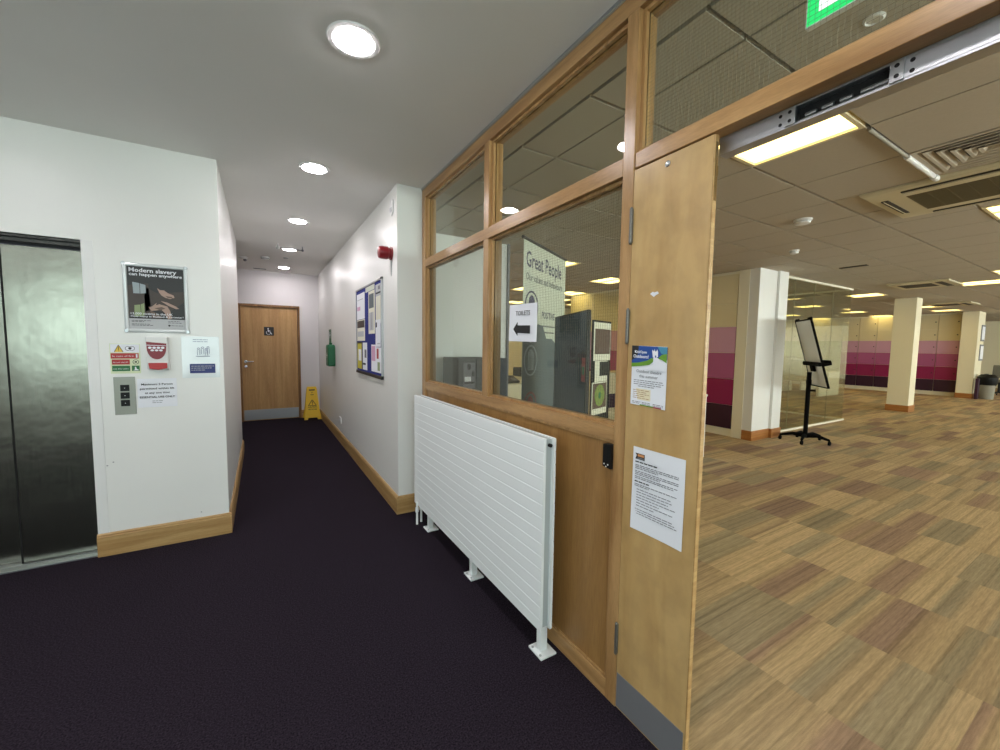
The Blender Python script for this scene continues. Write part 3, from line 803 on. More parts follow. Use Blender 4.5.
# lower notice on the leaf
fl = Fr((XC+.0005, .998, .755), (0,-1,0), (0,0,1), (-1,0,0))
t = thing('notice_sheet', fl.p(0, 0, .001), 'white A4 typed letter taped on the narrow door leaf below the flyer', 'notice')
NW, NH = .212, .305
mk('sheet', one(lambda b: fl.sheet(b, 0, NW, 0, NH, .001, .003, ph=1)), mt['paper'], t)
d = .0048
bm = B(); fl.poly(bm, [(.012,.283), (.018,.276), (.012,.262), (.052,.262), (.052,.283)], d-.001, d); mk('logo_black', bm, mt['ink'], t)
bm = B(); fl.box(bm, .022, .050, .272, .281, d, d+.0002); mk('logo_orange', bm, mat('orange_print', (206, 140, 90), .6), t)
bm = B(); fl.box(bm, .022, .050, .264, .269, d, d+.0002); mk('logo_grey', bm, mt['greyink'], t)
bm = B(); bars(bm, fl, .012, .105, [(.252, 1)], .004, d-.001)
bars(bm, fl, .012, .075, [(.180, 1)], .004, d-.001)
mk('heading_print', bm, mt['ink'], t)
bm = B()
bars(bm, fl, .012, .190, [(.240, 1), (.234, 1), (.228, .55), (.218, 1), (.212, 1), (.206, .6), (.198, 1), (.192, .9),
      (.170, 1), (.164, .35), (.152, .85, .01), (.142, .9, .01), (.132, .8, .01), (.122, .95, .01), (.112, .6, .01), (.102, .9, .01), (.092, .5, .01), (.078, .9), (.070, .95), (.062, 1)], .0026, d-.0012)
mk('small_print', bm, mt['greyink'], t)

# toilets notice behind/on the glass
ft = Fr((gx-.0015, 1.925, 1.446), (0,-1,-.02), (0,0,1), (-1,0,0))
t = thing('toilets_notice', ft.p(0, 0, 0), 'white paper TOILETS notice with black arrow stuck on the wired glass', 'notice')
TW, TH = .262, .198
mk('sheet', one(lambda b: ft.sheet(b, 0, TW, 0, TH, .0003, .004)), mt['paper'], t)
d = .0058
text('printed_text', 'TOILETS', ft, TW*.52, TH*.70, d, .034, mt['ink'], t, 'CENTER', width=.135)
bm = B(); ft.poly(bm, [(.045,.066), (.087,.103), (.087,.086), (.205,.084), (.205,.042), (.087,.046), (.087,.030)], d-.001, d)
mk('arrow_print', bm, mt['ink'], t)

# exit sign hanging behind the wired glass
es = Fr((1.30, .584, 2.290), (0,-1,0), (0,0,1), (-1,0,0))
t = thing('exit_sign', (1.31, .384, 2.29), 'green and white illuminated exit sign behind the wired glass above the doorway', 'exit sign')
bm = B(); es.box(bm, 0, .40, 0, .20, -.018, 0); mk('sign_case', bm, mt['white'], t, .002)
bm = B(); es.box(bm, .004, .396, .004, .196, 0, .0015); mk('sign_face', bm, mt['exitgreen'], t)
bm = B(); es.box(bm, .031, .135, .026, .176, .0015, .0025)
mk('doorway_pictogram', bm, mt['exitwhite'], t)
bm = B(); es.poly(bm, [(.30,.10), (.345,.145), (.345,.115), (.385,.115), (.385,.085), (.345,.085), (.345,.055)], .0015, .0025)
mk('arrow_pictogram', bm, mt['exitwhite'], t)
bm = B()
es.ell(bm, .098, .150, .012, .012, .0025, .003)
es.poly(bm, [(.082,.136), (.104,.136), (.100,.092), (.080,.096)], .0025, .003)
es.poly(bm, [(.080,.096), (.100,.094), (.124,.062), (.116,.054), (.090,.080), (.068,.046), (.056,.052)], .0025, .003)
es.poly(bm, [(.100,.134), (.132,.116), (.128,.108), (.100,.120)], .0025, .003)
mk('running_figure', bm, mt['exitgreen'], t)
for a in (.06, .34):
    bm = B(); tube(bm, [es.p(a, .2, -.009), es.p(a, HO-2.29, -.009)], .003, 8); mk('hanging_rod', bm, mt['alu'], t)

# ================================================================== THINGS ON THE LIFT WALL
L = W_LIFT
t = thing('framed_poster', (-.593, YL, 1.475), 'silver snap frame with the dark modern slavery poster on the lift wall', 'poster')
x0, x1, z0, z1 = -.762, -.422, 1.475, 1.930
bm = B(); f_ = .024
prof = [(0, .001), (.004, .011), (.012, .014), (.020, .011), (f_, .004)]
cor = [((x0, z0), (1, 1)), ((x1, z0), (-1, 1)), ((x1, z1), (-1, -1)), ((x0, z1), (1, -1))]
rg = []
for (cx, cz), (sx, sz) in cor: rg.append([bm.verts.new(L.p(cx+sx*e, cz+sz*e, h)) for e, h in prof])
for i in range(4):
    a, b = rg[i], rg[(i+1) % 4]
    for k in range(len(prof)-1): bm.faces.new((a[k], a[k+1], b[k+1], b[k]))
mk('snap_frame', bm, mt['frame_silver'], t, smooth=True)
for (cx, cz), (sx, sz) in cor:
    bm = B(); L.ell(bm, cx+sx*.010, cz+sz*.010, .012, .012, .001, .0148, 16); mk('corner_cap', bm, mt['alu'], t, .002)
px0, px1, pz0, pz1 = x0+.024, x1-.024, z0+.024, z1-.020
pw, ph = px1-px0, pz1-pz0
ps = Fr(L.p(px0, pz0, .003), (1,0,0), (0,0,1), (0,-1,0))
bm = B(); ps.box(bm, 0, pw, 0, ph, 0, .001); mk('poster_sheet', bm, mt['greylight'], t)
bm = B(); ps.box(bm, 0, pw, ph*.165, ph, .001, .0015); mk('dark_print', bm, mt['photodark'], t)
bm = B(); ps.poly(bm, [(0,.09), (.13,.13), (.2,.11), (pw,.19), (pw,.26), (.15,.24), (.05,.30), (0,.28)], .0015, .002)
ps.poly(bm, [(.085,.10), (.115,.10), (.105,.30), (.08,.30)], .0015, .002)
mk('shadow_print', bm, mt['photobrown'], t)
bm = B(); ps.poly(bm, [(.028,.232), (.060,.232), (.060,.300), (.025,.305)], .002, .0024); ps.poly(bm, [(.063,.232), (.092,.236), (.09,.290), (.063,.298)], .002, .0024)
mk('window_print', bm, mt['photowin'], t)
bm = B(); ps.poly(bm, [(.028,.078), (.060,.084), (.060,.160), (.030,.155)], .002, .0024); ps.poly(bm, [(.063,.084), (.08,.09), (.08,.17), (.063,.162)], .002, .0024)
mk('foliage_print', bm, mt['photogreen'], t)
bm = B()
ps.poly(bm, [(.150,.275), (.165,.262), (.185,.262), (.205,.245), (.235,.232), (.240,.216), (.215,.206), (.190,.214), (.172,.226), (.160,.245)], .0024, .0028)
ps.poly(bm, [(.100,.146), (.118,.150), (.144,.176), (.140,.160), (.158,.168), (.200,.155), (.215,.120), (.222,.075), (.20,.068), (.185,.11), (.165,.135), (.140,.125), (.115,.122)], .0024, .0028)
ps.poly(bm, [(.165,.190), (.200,.182), (.245,.158), (.262,.142), (.245,.140), (.205,.160)], .0024, .0028)
mk('hand_print', bm, mt['skin'], t)
bm = B(); ps.poly(bm, [(.19,.225), (.225,.222), (.232,.212), (.205,.212)], .0028, .003); ps.poly(bm, [(.13,.14), (.17,.15), (.19,.14), (.16,.128)], .0028, .003); ps.poly(bm, [(.105,.128), (.15,.10), (.17,.075), (.12,.075)], .0024, .0028)
mk('hand_shadow_print', bm, mt['skin2'], t)
text('printed_text', 'Modern slavery', ps, .010, ph-.038, .0015, .036, mt['paper'], t, bold=.022, width=pw*.84)
text('printed_text', 'can happen anywhere', ps, .010, ph-.062, .0015, .027, mt['paper'], t, bold=.018, width=pw*.94)
text('printed_text', '13,000 victims in the UK', ps, .010, .094, .003, .020, mt['paper'], t, bold=.01, width=pw*.74)
text('printed_text', 'How many in Rutland & Leicester?', ps, .010, .078, .003, .016, mt['paper'], t, bold=.01, width=pw*.94)
bm = B(); bars(bm, ps, .012, .12, [(.055, .95), (.048, .6), (.032, .9), (.024, 1)], .003, .001); bars(bm, ps, .20, .28, [(.055, .8), (.045, .9), (.026, 1)], .003, .001)
ps.ell(bm, .205, .026, .006, .006, .001, .0014)
mk('small_print', bm, mt['ink'], t)

t = thing('fire_action_sign', (-.767, YL, 1.204), 'small red and green fire safety sign plate under the poster frame', 'safety sign')
s0 = Fr((-.842, YL, 1.204), (1,0,.0), (0,0,1), (0,-1,0)); sw, sh = .150, .196
bm = B(); s0.box(bm, 0, sw, 0, sh, .0, .003); mk('sign_plate', bm, mt['photolum'], t, .001)
bm = B(); s0.box(bm, .004, sw-.004, sh*.70, sh-.004, .003, .0033); mk('white_field', bm, mt['paper'], t)
bm = B(); s0.box(bm, .004, sw-.008, sh*.50, sh*.68, .003, .0036); s0.box(bm, .008, sw*.64, sh*.30, sh*.47, .003, .0036); mk('red_field', bm, mt['signred'], t)
bm = B(); s0.box(bm, .008, sw*.64, sh*.08, sh*.26, .003, .0036); s0.box(bm, sw*.70, sw-.006, sh*.08, sh*.26, .003, .0036); mk('green_field', bm, mt['siggreen'], t)
bm = B(); s0.poly(bm, [(.022, sh*.72), (.066, sh*.72), (.044, sh*.955)], .0033, .0037); mk('warning_triangle', bm, mt['signyellow'], t)
bm = B()
for a, b in (((.022, sh*.72), (.044, sh*.955)), ((.044, sh*.955), (.066, sh*.72))):
    dx, dz = b[0]-a[0], b[1]-a[1]; l = math.hypot(dx, dz); nx, nz = -dz/l*.0014, dx/l*.0014
    s0.poly(bm, [(a[0]-nx, a[1]-nz), (a[0]+nx, a[1]+nz), (b[0]+nx, b[1]+nz), (b[0]-nx, b[1]-nz)], .0037, .004)
s0.box(bm, .0425, .0455, sh*.79, sh*.90, .0037, .004); s0.box(bm, .0425, .0455, sh*.745, sh*.77, .0037, .004)
s0.ringm(bm, .090, sh*.84, .012, .0145, .0033, .0037); s0.ringm(bm, .110, sh*.84, .012, .0145, .0033, .0037)
s0.box(bm, .092, .108, sh*.82, sh*.87, .0033, .0037)
s0.ringm(bm, sw*.84, sh*.385, .013, .016, .003, .0036); s0.box(bm, sw*.80, sw*.88, sh*.36, sh*.41, .003, .0036)
mk('sign_symbol', bm, mt['ink'], t)
text('printed_text', 'In case of fire', s0, .012, sh*.56, .0037, .015, mt['paper'], t, width=sw*.70)
text('printed_text', 'do not use lift', s0, .013, sh*.36, .0037, .012, mt['paper'], t, width=sw*.50)
text('printed_text', 'use the stairs', s0, .013, sh*.14, .0037, .012, mt['paper'], t, width=sw*.50)
bm = B(); s0.box(bm, sw-.022, sw-.014, sh*.53, sh*.655, .0037, .004)
s0.poly(bm, [(sw*.74, sh*.10), (sw*.92, sh*.10), (sw*.92, sh*.13), (sw*.86, sh*.15), (sw*.84, sh*.22), (sw*.80, sh*.22), (sw*.80, sh*.13)], .0037, .004)
mk('white_symbol', bm, mt['paper'], t)

t = thing('dispenser_box', (-.592, YL, 1.222), 'white wall dispenser box with a red smiling mouth print', 'dispenser')
DB = Fr((-.652, YL, 1.222), (1,0,0), (0,0,1), (0,-1,0))
bm = B()
pr = [(0, .225), (.064, .225), (.060, .05), (.045, .012), (.0, .0)]
# tapered body: side profile extruded along x
A = [bm.verts.new(DB.p(0, z, dd)) for dd, z in pr]; D = [bm.verts.new(DB.p(.112, z, dd)) for dd, z in pr]
bm.faces.new(A[::-1]); bm.faces.new(D)
for i in range(len(pr)): bm.faces.new((A[i], A[(i+1)%5], D[(i+1)%5], D[i]))
mk('case', bm, mt['white'], t, .004)
dz = .0645
bm = B(); pts = [(.004, .192), (.108, .182)]
for k in range(0, 13):
    a = math.pi*k/12; pts.append((.056+.050*math.cos(a), .150-.074*math.sin(a)))
DB.poly(bm, pts, .060, dz+.0005); mk('mouth_print', bm, mt['dred'], t)
bm = B(); DB.poly(bm, [(.006, .172), (.106, .168), (.106, .165), (.006, .168)], dz, dz+.001)
for k in range(4): DB.ell(bm, .022+k*.022, .153, .0095, .0075, dz, dz+.001, 16)
for k in range(3): DB.ell(bm, .034+k*.022, .136, .0095, .0065, dz, dz+.001, 16)
mk('teeth_print', bm, mt['paper'], t)
bm = B(); DB.poly(bm, [(.010, .052), (.108, .052), (.106, .016), (.060, .006), (.014, .014)], .030, .0655); mk('dispensing_tray', bm, mt['red'], t, .003)

t = thing('plastic_pocket', (-.365, YL, 1.165), 'clear plastic pocket with a blue printed notice nearest the wall corner', 'notice')
PP = Fr((-.473, YL, 1.165), (1,0,0), (0,0,1), (0,-1,0))
mk('pocket', one(lambda b: PP.sheet(b, 0, .215, 0, .290, .001, .004)), mt['pocket'], t)
bm = B(); PP.box(bm, .042, .188, .032, .098, .004, .0062); mk('blue_panel', bm, mt['navyprint'], t)
bm = B(); bars(bm, PP, .05, .18, [(.082, 1), (.068, .9), (.054, .6)], .004, .0062); mk('panel_print', bm, mt['greylight'], t)
bm = B(); bars(bm, PP, .065, .150, [(.268, 1), (.254, 1)], .003, .0062)
for cx, cz in ((.095, .205), (.118, .212), (.140, .202), (.150, .215)):
    PP.ringm(bm, cx, cz, .0055, .0075, .0055, .0068, 14); PP.box(bm, cx-.008, cx-.006, cz-.045, cz-.008, .0055, .0068); PP.box(bm, cx+.006, cx+.008, cz-.045, cz-.008, .0055, .0068)
PP.box(bm, .078, .160, .150, .153, .0055, .0068)
mk('figure_print', bm, mt['navyprint'], t)

t = thing('lift_call_panel', (-.778, YL, .932), 'brushed steel lift call panel with three black buttons', 'call panel')
bm = B(); L.box(bm, -.832, -.725, .932, 1.181, 0, .004); mk('face_plate', bm, mt['plate'], t, .001)
for k in range(3):
    bm = B(); L.box(bm, -.800, -.755, 1.088-k*.050, 1.129-k*.050, .004, .009); bt = mk('button', bm, mt['black'], t, .002)
    bm = B(); L.ell(bm, -.7775, 1.108-k*.050, .0022, .0022, .009, .0096, 12); mk('button_light', bm, mt['white'], bt)

t = thing('capacity_notice', (-.61, YL, .97), 'white paper lift capacity notice beside the call panel', 'notice')
CN = Fr((-.716, YL, .972), (1,0,0), (0,0,1), (0,-1,0))
mk('sheet', one(lambda b: CN.sheet(b, 0, .208, 0, .194, .0008, .003, ph=2)), mt['paper'], t)
d = .0046
for k, (s, wd) in enumerate((('Maximum 2 Person', .165), ('permitted within lift', .18), ('at any one time', .13), ('ESSENTIAL USE ONLY', .185))):
    text('printed_text', s, CN, .104, .150-k*.029, d, .018, mt['ink'], t, 'CENTER', width=wd, bold=.015)
bm = B(); bars(bm, CN, .075, .13, [(.042, 1), (.030, 1)], .003, d-.001); mk('small_print', bm, mt['greyink'], t)
bm = B(); 
for (x, z) in ((-.885, .60), (-.855, .62), (-.40, .19)): L.ell(bm, x, z, .005, .003, 0, .0004, 8)
o_ = mk('wall_scuff', bm, mt['greyink']); tag(o_, 'small grey scuff marks low on the lift wall', 'scuff mark'); o_['kind'] = 'structure'; o_.name = 'trim_2'

# ================================================================== THINGS ON THE RIGHT CORRIDOR WALL
R_ = W_COR
t = thing('notice_board', (XB, 4.28, 1.12), 'blue felt notice board covered with papers on the corridor wall', 'notice board')
bm = B(); R_.box(bm, -4.80, -3.705, 1.125, 2.00, 0, .012); mk('felt', bm, mt['navy'], t)
bm = B()
for a0, a1, b0, b1 in ((-4.815, -3.69, 2.0, 2.017), (-4.815, -4.80, 1.125, 2.0), (-3.705, -3.69, 1.125, 2.0)): R_.box(bm, a0, a1, b0, b1, 0, .02)
mk('frame', bm, mt['alu'], t, .002)
bm = B(); R_.box(bm, -4.815, -3.69, 1.095, 1.125, 0, .024); R_.box(bm, -3.71, -3.69, 2.0, 2.022, 0, .022); mk('frame_rail', bm, mt['dkmetal'], t, .002)
def nb(name, y0, y1, z0, z1, m, label, d=.012, prints=()):
    k = 1.11/1.205; y0 = 3.69+(y0-3.69)*k; y1 = 3.69+(y1-3.69)*k; z0 = 1.12+(z0-1.12)*.975; z1 = 1.12+(z1-1.12)*.975
    tt = thing(name, R_.p(-(y0+y1)/2, z0, d), label, 'paper', 'papers on the corridor notice board')
    mk('sheet', one(lambda b: R_.sheet(b, -y0, -y1, z0, z1, d, .001, n=4)), mt[m], tt)
    for (a0, a1, b0, b1, mm) in prints:
        bm = B(); w_, h_ = y0-y1, z1-z0
        R_.box(bm, -y0+a0*w_, -y0+a1*w_, z0+b0*h_, z0+b1*h_, d+.0012, d+.0026); mk('print', bm, mt[mm], tt)
nb('notice_paper', 4.875, 4.45, 1.70, 1.985, 'paper', 'white leaflet with a violet print at the board top left', prints=((.05,.45,.35,.5,'locker_pink'), (.1,.8,.75,.78,'greylight')))
nb('notice_paper', 4.875, 4.45, 1.46, 1.695, 'posterwhite', 'cream sheet with a dark photo strip below the violet leaflet', prints=((.05,.95,.62,.95,'photobrown'), (.1,.85,.2,.45,'greylight')))
nb('notice_paper', 4.26, 3.975, 1.53, 1.96, 'posterwhite', 'tall poster with dark picture at the board centre', .013, prints=((.12,.85,.60,.93,'slateprint'), (.15,.8,.08,.5,'greylight'), (.45,.52,.1,.5,'greyink')))
nb('notice_paper', 4.40, 3.98, 1.965, 2.018, 'banner', 'pale green header strip along the board top', .0125)
nb('notice_paper', 3.945, 3.72, 1.62, 1.995, 'greylight', 'lilac grey letter at the board top right', prints=((.1,.9,.76,.80,'ink'), (.5,.8,.86,.95,'greyink'), (.1,.9,.05,.7,'posterwhite')))
nb('notice_paper', 3.945, 3.74, 1.40, 1.66, 'paper', 'white sheet with a black logo below the lilac letter', .0145, prints=((.08,.3,.72,.9,'ink'), (.35,.85,.1,.14,'greylight')))
nb('notice_paper', 4.875, 4.60, 1.145, 1.45, 'yellowp', 'yellow bordered list at the board bottom left', prints=((.0,1,.94,1,'photodark'), (.25,.8,.3,.72,'paper'), (.9,1,0,1,'photodark')))
nb('notice_paper', 4.575, 4.35, 1.145, 1.44, 'paper', 'white leaflet with grey swirl right of the yellow list', prints=((.45,.85,.45,.75,'greyink'), (.05,.65,.18,.25,'ink')))
nb('notice_paper', 4.15, 3.93, 1.15, 1.42, 'paper', 'white leaflet with a pink bar at the board bottom', prints=((.1,.8,.4,.95,'locker_pink'),))
nb('notice_paper', 3.925, 3.725, 1.15, 1.395, 'paper', 'white flyer with red bar and olive oval at the board bottom right', .0128, prints=((.1,.45,.55,.95,'signred'), (.25,.7,.08,.42,'photogreen')))

t = thing('fire_alarm_sounder', (XB, 3.42, 2.165), 'red fire alarm sounder high on the corridor wall corner', 'alarm')
bm = B(); lathe(bm, (XB, 3.42, 2.175), [(.046, 0), (.046, -.03), (.052, -.035), (.052, -.085), (.046, -.105), (.025, -.112), (0, -.112)], 28, 'x'); mk('horn', bm, mt['alarm'], t, smooth=True)
bm = B(); lathe(bm, (XB, 3.42, 2.175), [(.055, 0), (.055, -.010), (.047, -.012)], 28, 'x'); mk('base', bm, mt['alarm'], t, smooth=True)
bm = B(); R_.poly(bm, [(-3.435, 2.12), (-3.405, 2.12), (-3.410, 2.02), (-3.420, 1.99), (-3.430, 2.02)], .0, .003); mk('hanging_tag', bm, mt['greylight'], t)

t = thing('motion_sensor', (XB, 3.37, 2.47), 'small white motion sensor near the ceiling on the corridor corner', 'sensor')
bm = B(); R_.poly(bm, [(-3.415, 2.595), (-3.345, 2.595), (-3.345, 2.50), (-3.365, 2.475), (-3.395, 2.475), (-3.415, 2.50)], 0, .014); mk('case', bm, mt['white'], t, .006)
bm = B(); R_.box(bm, -3.405, -3.355, 2.50, 2.535, .014, .018); mk('lens', bm, mt['greylight'], t, .003)

t = thing('first_aid_box', (XB, 6.58, 1.06), 'dark green first aid box on the far corridor wall', 'first aid box')
bm = B(); R_.poly(bm, [(-6.68, 1.075), (-6.45, 1.075), (-6.45, 1.36), (-6.48, 1.40), (-6.65, 1.40), (-6.68, 1.36)], .0, .105); mk('case', bm, mt['firstaid'], t, .02, seg=3)
bm = B(); R_.box(bm, -6.59, -6.54, 1.40, 1.43, .03, .07); mk('carry_handle', bm, mt['firstaid'], t, .006)
bm = B(); R_.box(bm, -6.575, -6.555, 1.20, 1.28, .105, .1065); R_.box(bm, -6.605, -6.525, 1.23, 1.25, .105, .1065); mk('cross', bm, mt['white'], t)
t = thing('first_aid_sign', (XB, 6.95, 1.42), 'small green and white sign above the first aid box', 'sign')
bm = B(); R_.box(bm, -7.06, -6.84, 1.415, 1.64, .0, .004); mk('plate', bm, mt['firstaid'], t, .001)
bm = B(); R_.box(bm, -6.97, -6.93, 1.50, 1.60, .004, .005); R_.box(bm, -7.0, -6.90, 1.535, 1.565, .004, .005); mk('cross', bm, mt['paper'], t)

t = thing('wall_socket', (XB, 6.08, .29), 'white socket plate low on the corridor wall', 'socket')
bm = B(); R_.box(bm, -6.15, -6.00, .285, .372, 0, .012); mk('face_plate', bm, mt['white'], t, .004)
bm = B(); R_.box(bm, -6.06, -6.04, .335, .355, .012, .015); mk('switch', bm, mt['greylight'], t, .001)

# ================================================================== WET FLOOR SIGN
t = thing('wet_floor_sign', (.80, 8.20, 0), 'yellow folding wet floor sign standing by the corridor end wall', 'warning sign')
def wf(yb_, yt, zt=.63):
    o = Vector((.80, yb_, 0)); up = Vector((0, yt-yb_, zt)); 
    return Fr(o, (1,0,0), up, Vector((1,0,0)).cross(up).normalized())
wf1 = wf(8.14, 8.255, .605); L1 = math.hypot(.115, .605)
def panel(fr, d):
    bm = B()
    k = L1
    out = [(-.148, 0), (-.085, 0), (-.075, .035), (.075, .035), (.085, 0), (.148, 0), (.120, .18), (.088, k-.05), (.075, k), (-.075, k), (-.088, k-.05), (-.120, .18)]
    # slot for the hand near the top
    fr.poly(bm, out, 0, d)
    return bm
mk('front_panel', panel(wf1, .012), mt['yellow'], t, .003)
wf2 = wf(8.40, 8.27, .605)
mk('rear_panel', panel(wf2, -.012), mt['yellow'], t, .003)
bm = B(); wf1.box(bm, -.05, .05, L1-.075, L1-.052, .012, .0128)
wf1.box(bm, -.028, .028, L1-.158, L1-.148, .012, .0128)
for a, b in (((-.068, .26), (0, .37)), ((0, .37), (.068, .26)), ((-.068, .26), (.068, .26))):
    dx, dz_ = b[0]-a[0], b[1]-a[1]; l = math.hypot(dx, dz_); nx, nz = -dz_/l*.005, dx/l*.005
    wf1.poly(bm, [(a[0]-nx, a[1]-nz), (a[0]+nx, a[1]+nz), (b[0]+nx, b[1]+nz), (b[0]-nx, b[1]-nz)], .012, .0128)
wf1.box(bm, -.006, .006, .295, .340, .012, .0128); wf1.box(bm, -.006, .006, .275, .287, .012, .0128)
wf1.ringm(bm, 0, L1-.11, .008, .012, .012, .0128, 14)
mk('warning_print', bm, mt['ink'], t)
text('printed_text', 'CAUTION', wf1, 0, .222, .0122, .032, mt['ink'], t, 'CENTER', width=.15, bold=.02)
text('printed_text', 'WET FLOOR', wf1, 0, .180, .0122, .032, mt['ink'], t, 'CENTER', width=.15, bold=.02)

# ================================================================== CORRIDOR CEILING ITEMS
def downlight(loc, label):
    t = thing('downlight', (loc[0], loc[1], H), label, 'downlight', 'recessed ceiling downlights')
    bm = B(); lathe(bm, (loc[0], loc[1], H), [(.082, -.001), (.084, -.005), (.104, -.005), (.107, 0), (.082, .0)], 40); mk('trim_ring', bm, mt['white'], t, smooth=True)
    bm = B(); lathe(bm, (loc[0], loc[1], H), [(.0001, -.016), (.035, -.0145), (.060, -.010), (.076, -.004), (.076, -.0015), (.0001, -.0015)], 40); mk('lamp', bm, mt['down'], t)
    return t
d0 = downlight((.37, 1.862), 'largest downlight, nearest the viewer in the corridor ceiling')
for y, lb in ((3.31, 'second downlight from the viewer, level with the lift wall corner'), (4.80, 'third downlight from the viewer in the corridor ceiling'),
              (6.29, 'fourth downlight from the viewer, beside the suspended rod'), (7.86, 'farthest downlight, before the toilet door'),
              (.36, 'downlight overhead of the viewer'), (-1.12, 'downlight behind the viewer')):
    c = copy_tree(d0); c.location = (.37, y, H); c['label'] = lb
for x, y, lb in ((-1.5, 2.25, 'downlight over the lobby left of the lift'), (-3.0, 2.25, 'downlight at the far left of the lobby'), (-1.5, .93, 'added downlight over the lobby middle that brightens the radiator'), (-3.0, .93, 'added downlight at the far left of the lobby middle that brightens the radiator'), (-1.5, -.4, 'downlight in the rear of the lobby'), (-3.0, -.4, 'downlight in the rear left of the lobby')):  # the lobby middle pair is unseen, added to brighten the radiator
    c = copy_tree(d0); c.location = (x, y, H); c['label'] = lb
t = thing('smoke_detector', (-.19, 7.24, H), 'smoke detector on the corridor ceiling left, with a dark drop', 'smoke detector')
bm = B(); lathe(bm, (-.19, 7.24, H), [(.055, 0), (.055, -.015), (.040, -.030), (0, -.030)], 24); mk('base', bm, mt['white'], t, smooth=True)
bm = B(); lathe(bm, (-.17, 7.24, H-.030), [(.020, 0), (.022, -.02), (.012, -.03), (0, -.03)], 16); mk('sensor_head', bm, mt['greyink'], t, smooth=True)
t = thing('smoke_detector', (.09, 7.06, H), 'flat round smoke detector in the middle of the corridor ceiling', 'smoke detector')
bm = B(); lathe(bm, (.09, 7.06, H), [(.06, 0), (.06, -.012), (.045, -.035), (0, -.038)], 24); mk('base', bm, mt['white'], t, smooth=True)
bm = B(); lathe(bm, (.09, 7.06, H-.02), [(.0555, 0), (.0575, -.004), (.05, -.008)], 24); mk('vent_ring', bm, mt['greyink'], t, smooth=True)
t = thing('smoke_detector', (.36, 6.95, H), 'small disc on the ceiling between the two farthest downlights', 'ceiling disc')
bm = B(); lathe(bm, (.36, 6.95, H), [(.035, 0), (.035, -.006), (.02, -.012), (0, -.012)], 20); mk('base', bm, mt['greylight'], t, smooth=True)
t = thing('ceiling_rail', (.365, 6.02, H), 'thin rail with round ends under the corridor ceiling', 'rail')
bm = B(); tube(bm, [(.22, 6.01, H-.05), (.51, 6.03, H-.05)], .006, 10); mk('rod', bm, mt['greyink'], t, smooth=True)
bm = B(); lathe(bm, (.22, 6.01, H-.05), [(0, -.025), (.018, -.018), (.026, 0), (.018, .018), (.006, .026), (.006, .05)], 16); mk('lamp_head', bm, mt['white'], t, smooth=True)
bm = B(); lathe(bm, (.51, 6.03, H-.05), [(0, -.015), (.014, -.008), (.014, .008), (.006, .014), (.006, .05)], 16); mk('end_bracket', bm, mt['greyink'], t, smooth=True)
t = thing('ceiling_vent', (.02, 8.20, H), 'narrow dark vent slot in the ceiling above the toilet door', 'vent')
bm = B(); box(bm, (-.08, 8.17, H-.004), (.12, 8.23, H)); mk('frame', bm, mt['greylight'], t)
bm = B(); box(bm, (-.07, 8.18, H-.0055), (.11, 8.22, H-.004)); mk('slot', bm, mt['hole'], t)

# ================================================================== OFFICE: CEILING FITTINGS
def ceiling_light(i, j, label):
    x, y = cell(i, j)
    t = thing('ceiling_light', (x+.3, y+.3, HO), label, 'ceiling light', 'square recessed office lights')
    bm = B()
    for a in ((x+.008, y+.008, x+.03, y+.592), (x+.57, y+.008, x+.592, y+.592), (x+.03, y+.008, x+.57, y+.03), (x+.03, y+.57, x+.57, y+.592)):
        box(bm, (a[0], a[1], HO-.006), (a[2], a[3], HO+.02))
    box(bm, (x+.292, y+.03, HO-.004), (x+.308, y+.57, HO+.010)); 
    mk('frame', bm, mt['locker_cream'], t)
    mk('diffuser', bx((x+.03, y+.03, HO+.008), (x+.57, y+.57, HO+.014)), mt['troff'], t)
    return t
lab = {(1,1): 'nearest recessed office light just inside the doorway', (6,0): 'recessed office light beyond the ceiling cassette', (13,1): 'recessed office light in the middle distance at the right',
       (15,2): 'long bright recessed light left of the picture edge', (16,5): 'recessed office light between the whiteboard and the freestanding column', (23,5): 'recessed office light just right of the freestanding column', (26,5): 'recessed office light before the far column'}
L0 = None
for (i, j) in lights:
    lb = lab.get((i, j), 'recessed office light %d m along and %d m deep into the office' % (round(.6*i+.5), round(.6*j+.6)))  # default label also covers the unseen lights added for brightness
    if L0 is None:
        L0 = ceiling_light(i, j, lb)
    else:
        c = copy_tree(L0); x, y = cell(i, j); c.location = (x+.3, y+.3, HO); c['label'] = lb
# cassette
cx, cy = CAS
t = thing('air_conditioning_cassette', (cx, cy, HO), 'square four-way air conditioning cassette in the office ceiling', 'air conditioner')
bm = B(); s = .475
P_ = [(s, -.012), (s-.02, -.028), (.37, -.034)]
def sqring(bm, prof):
    rr = [[bm.verts.new((cx+a*r, cy+b*r, HO+z)) for a, b in ((-1,-1), (1,-1), (1,1), (-1,1))] for r, z in prof]
    for p, q in zip(rr, rr[1:]):
        for k in range(4): bm.faces.new((p[k], p[(k+1)%4], q[(k+1)%4], q[k]))
    return rr
rr = sqring(bm, [(s, 0), (s, -.012), (s-.02, -.028), (.26, -.034), (.26, 0)])
mk('fascia', bm, mt['ac'], t, .003)
bm = B()
for sx, sy in ((1,0), (-1,0), (0,1), (0,-1)):
    if sx: box(bm, (cx+sx*.385-.020, cy-.25, HO-.0375), (cx+sx*.385+.022, cy+.25, HO-.02))
    else: box(bm, (cx-.25, cy+sy*.385-.022, HO-.036), (cx+.25, cy+sy*.385+.022, HO-.02))
mk('air_outlet', bm, mt['acslot'], t)
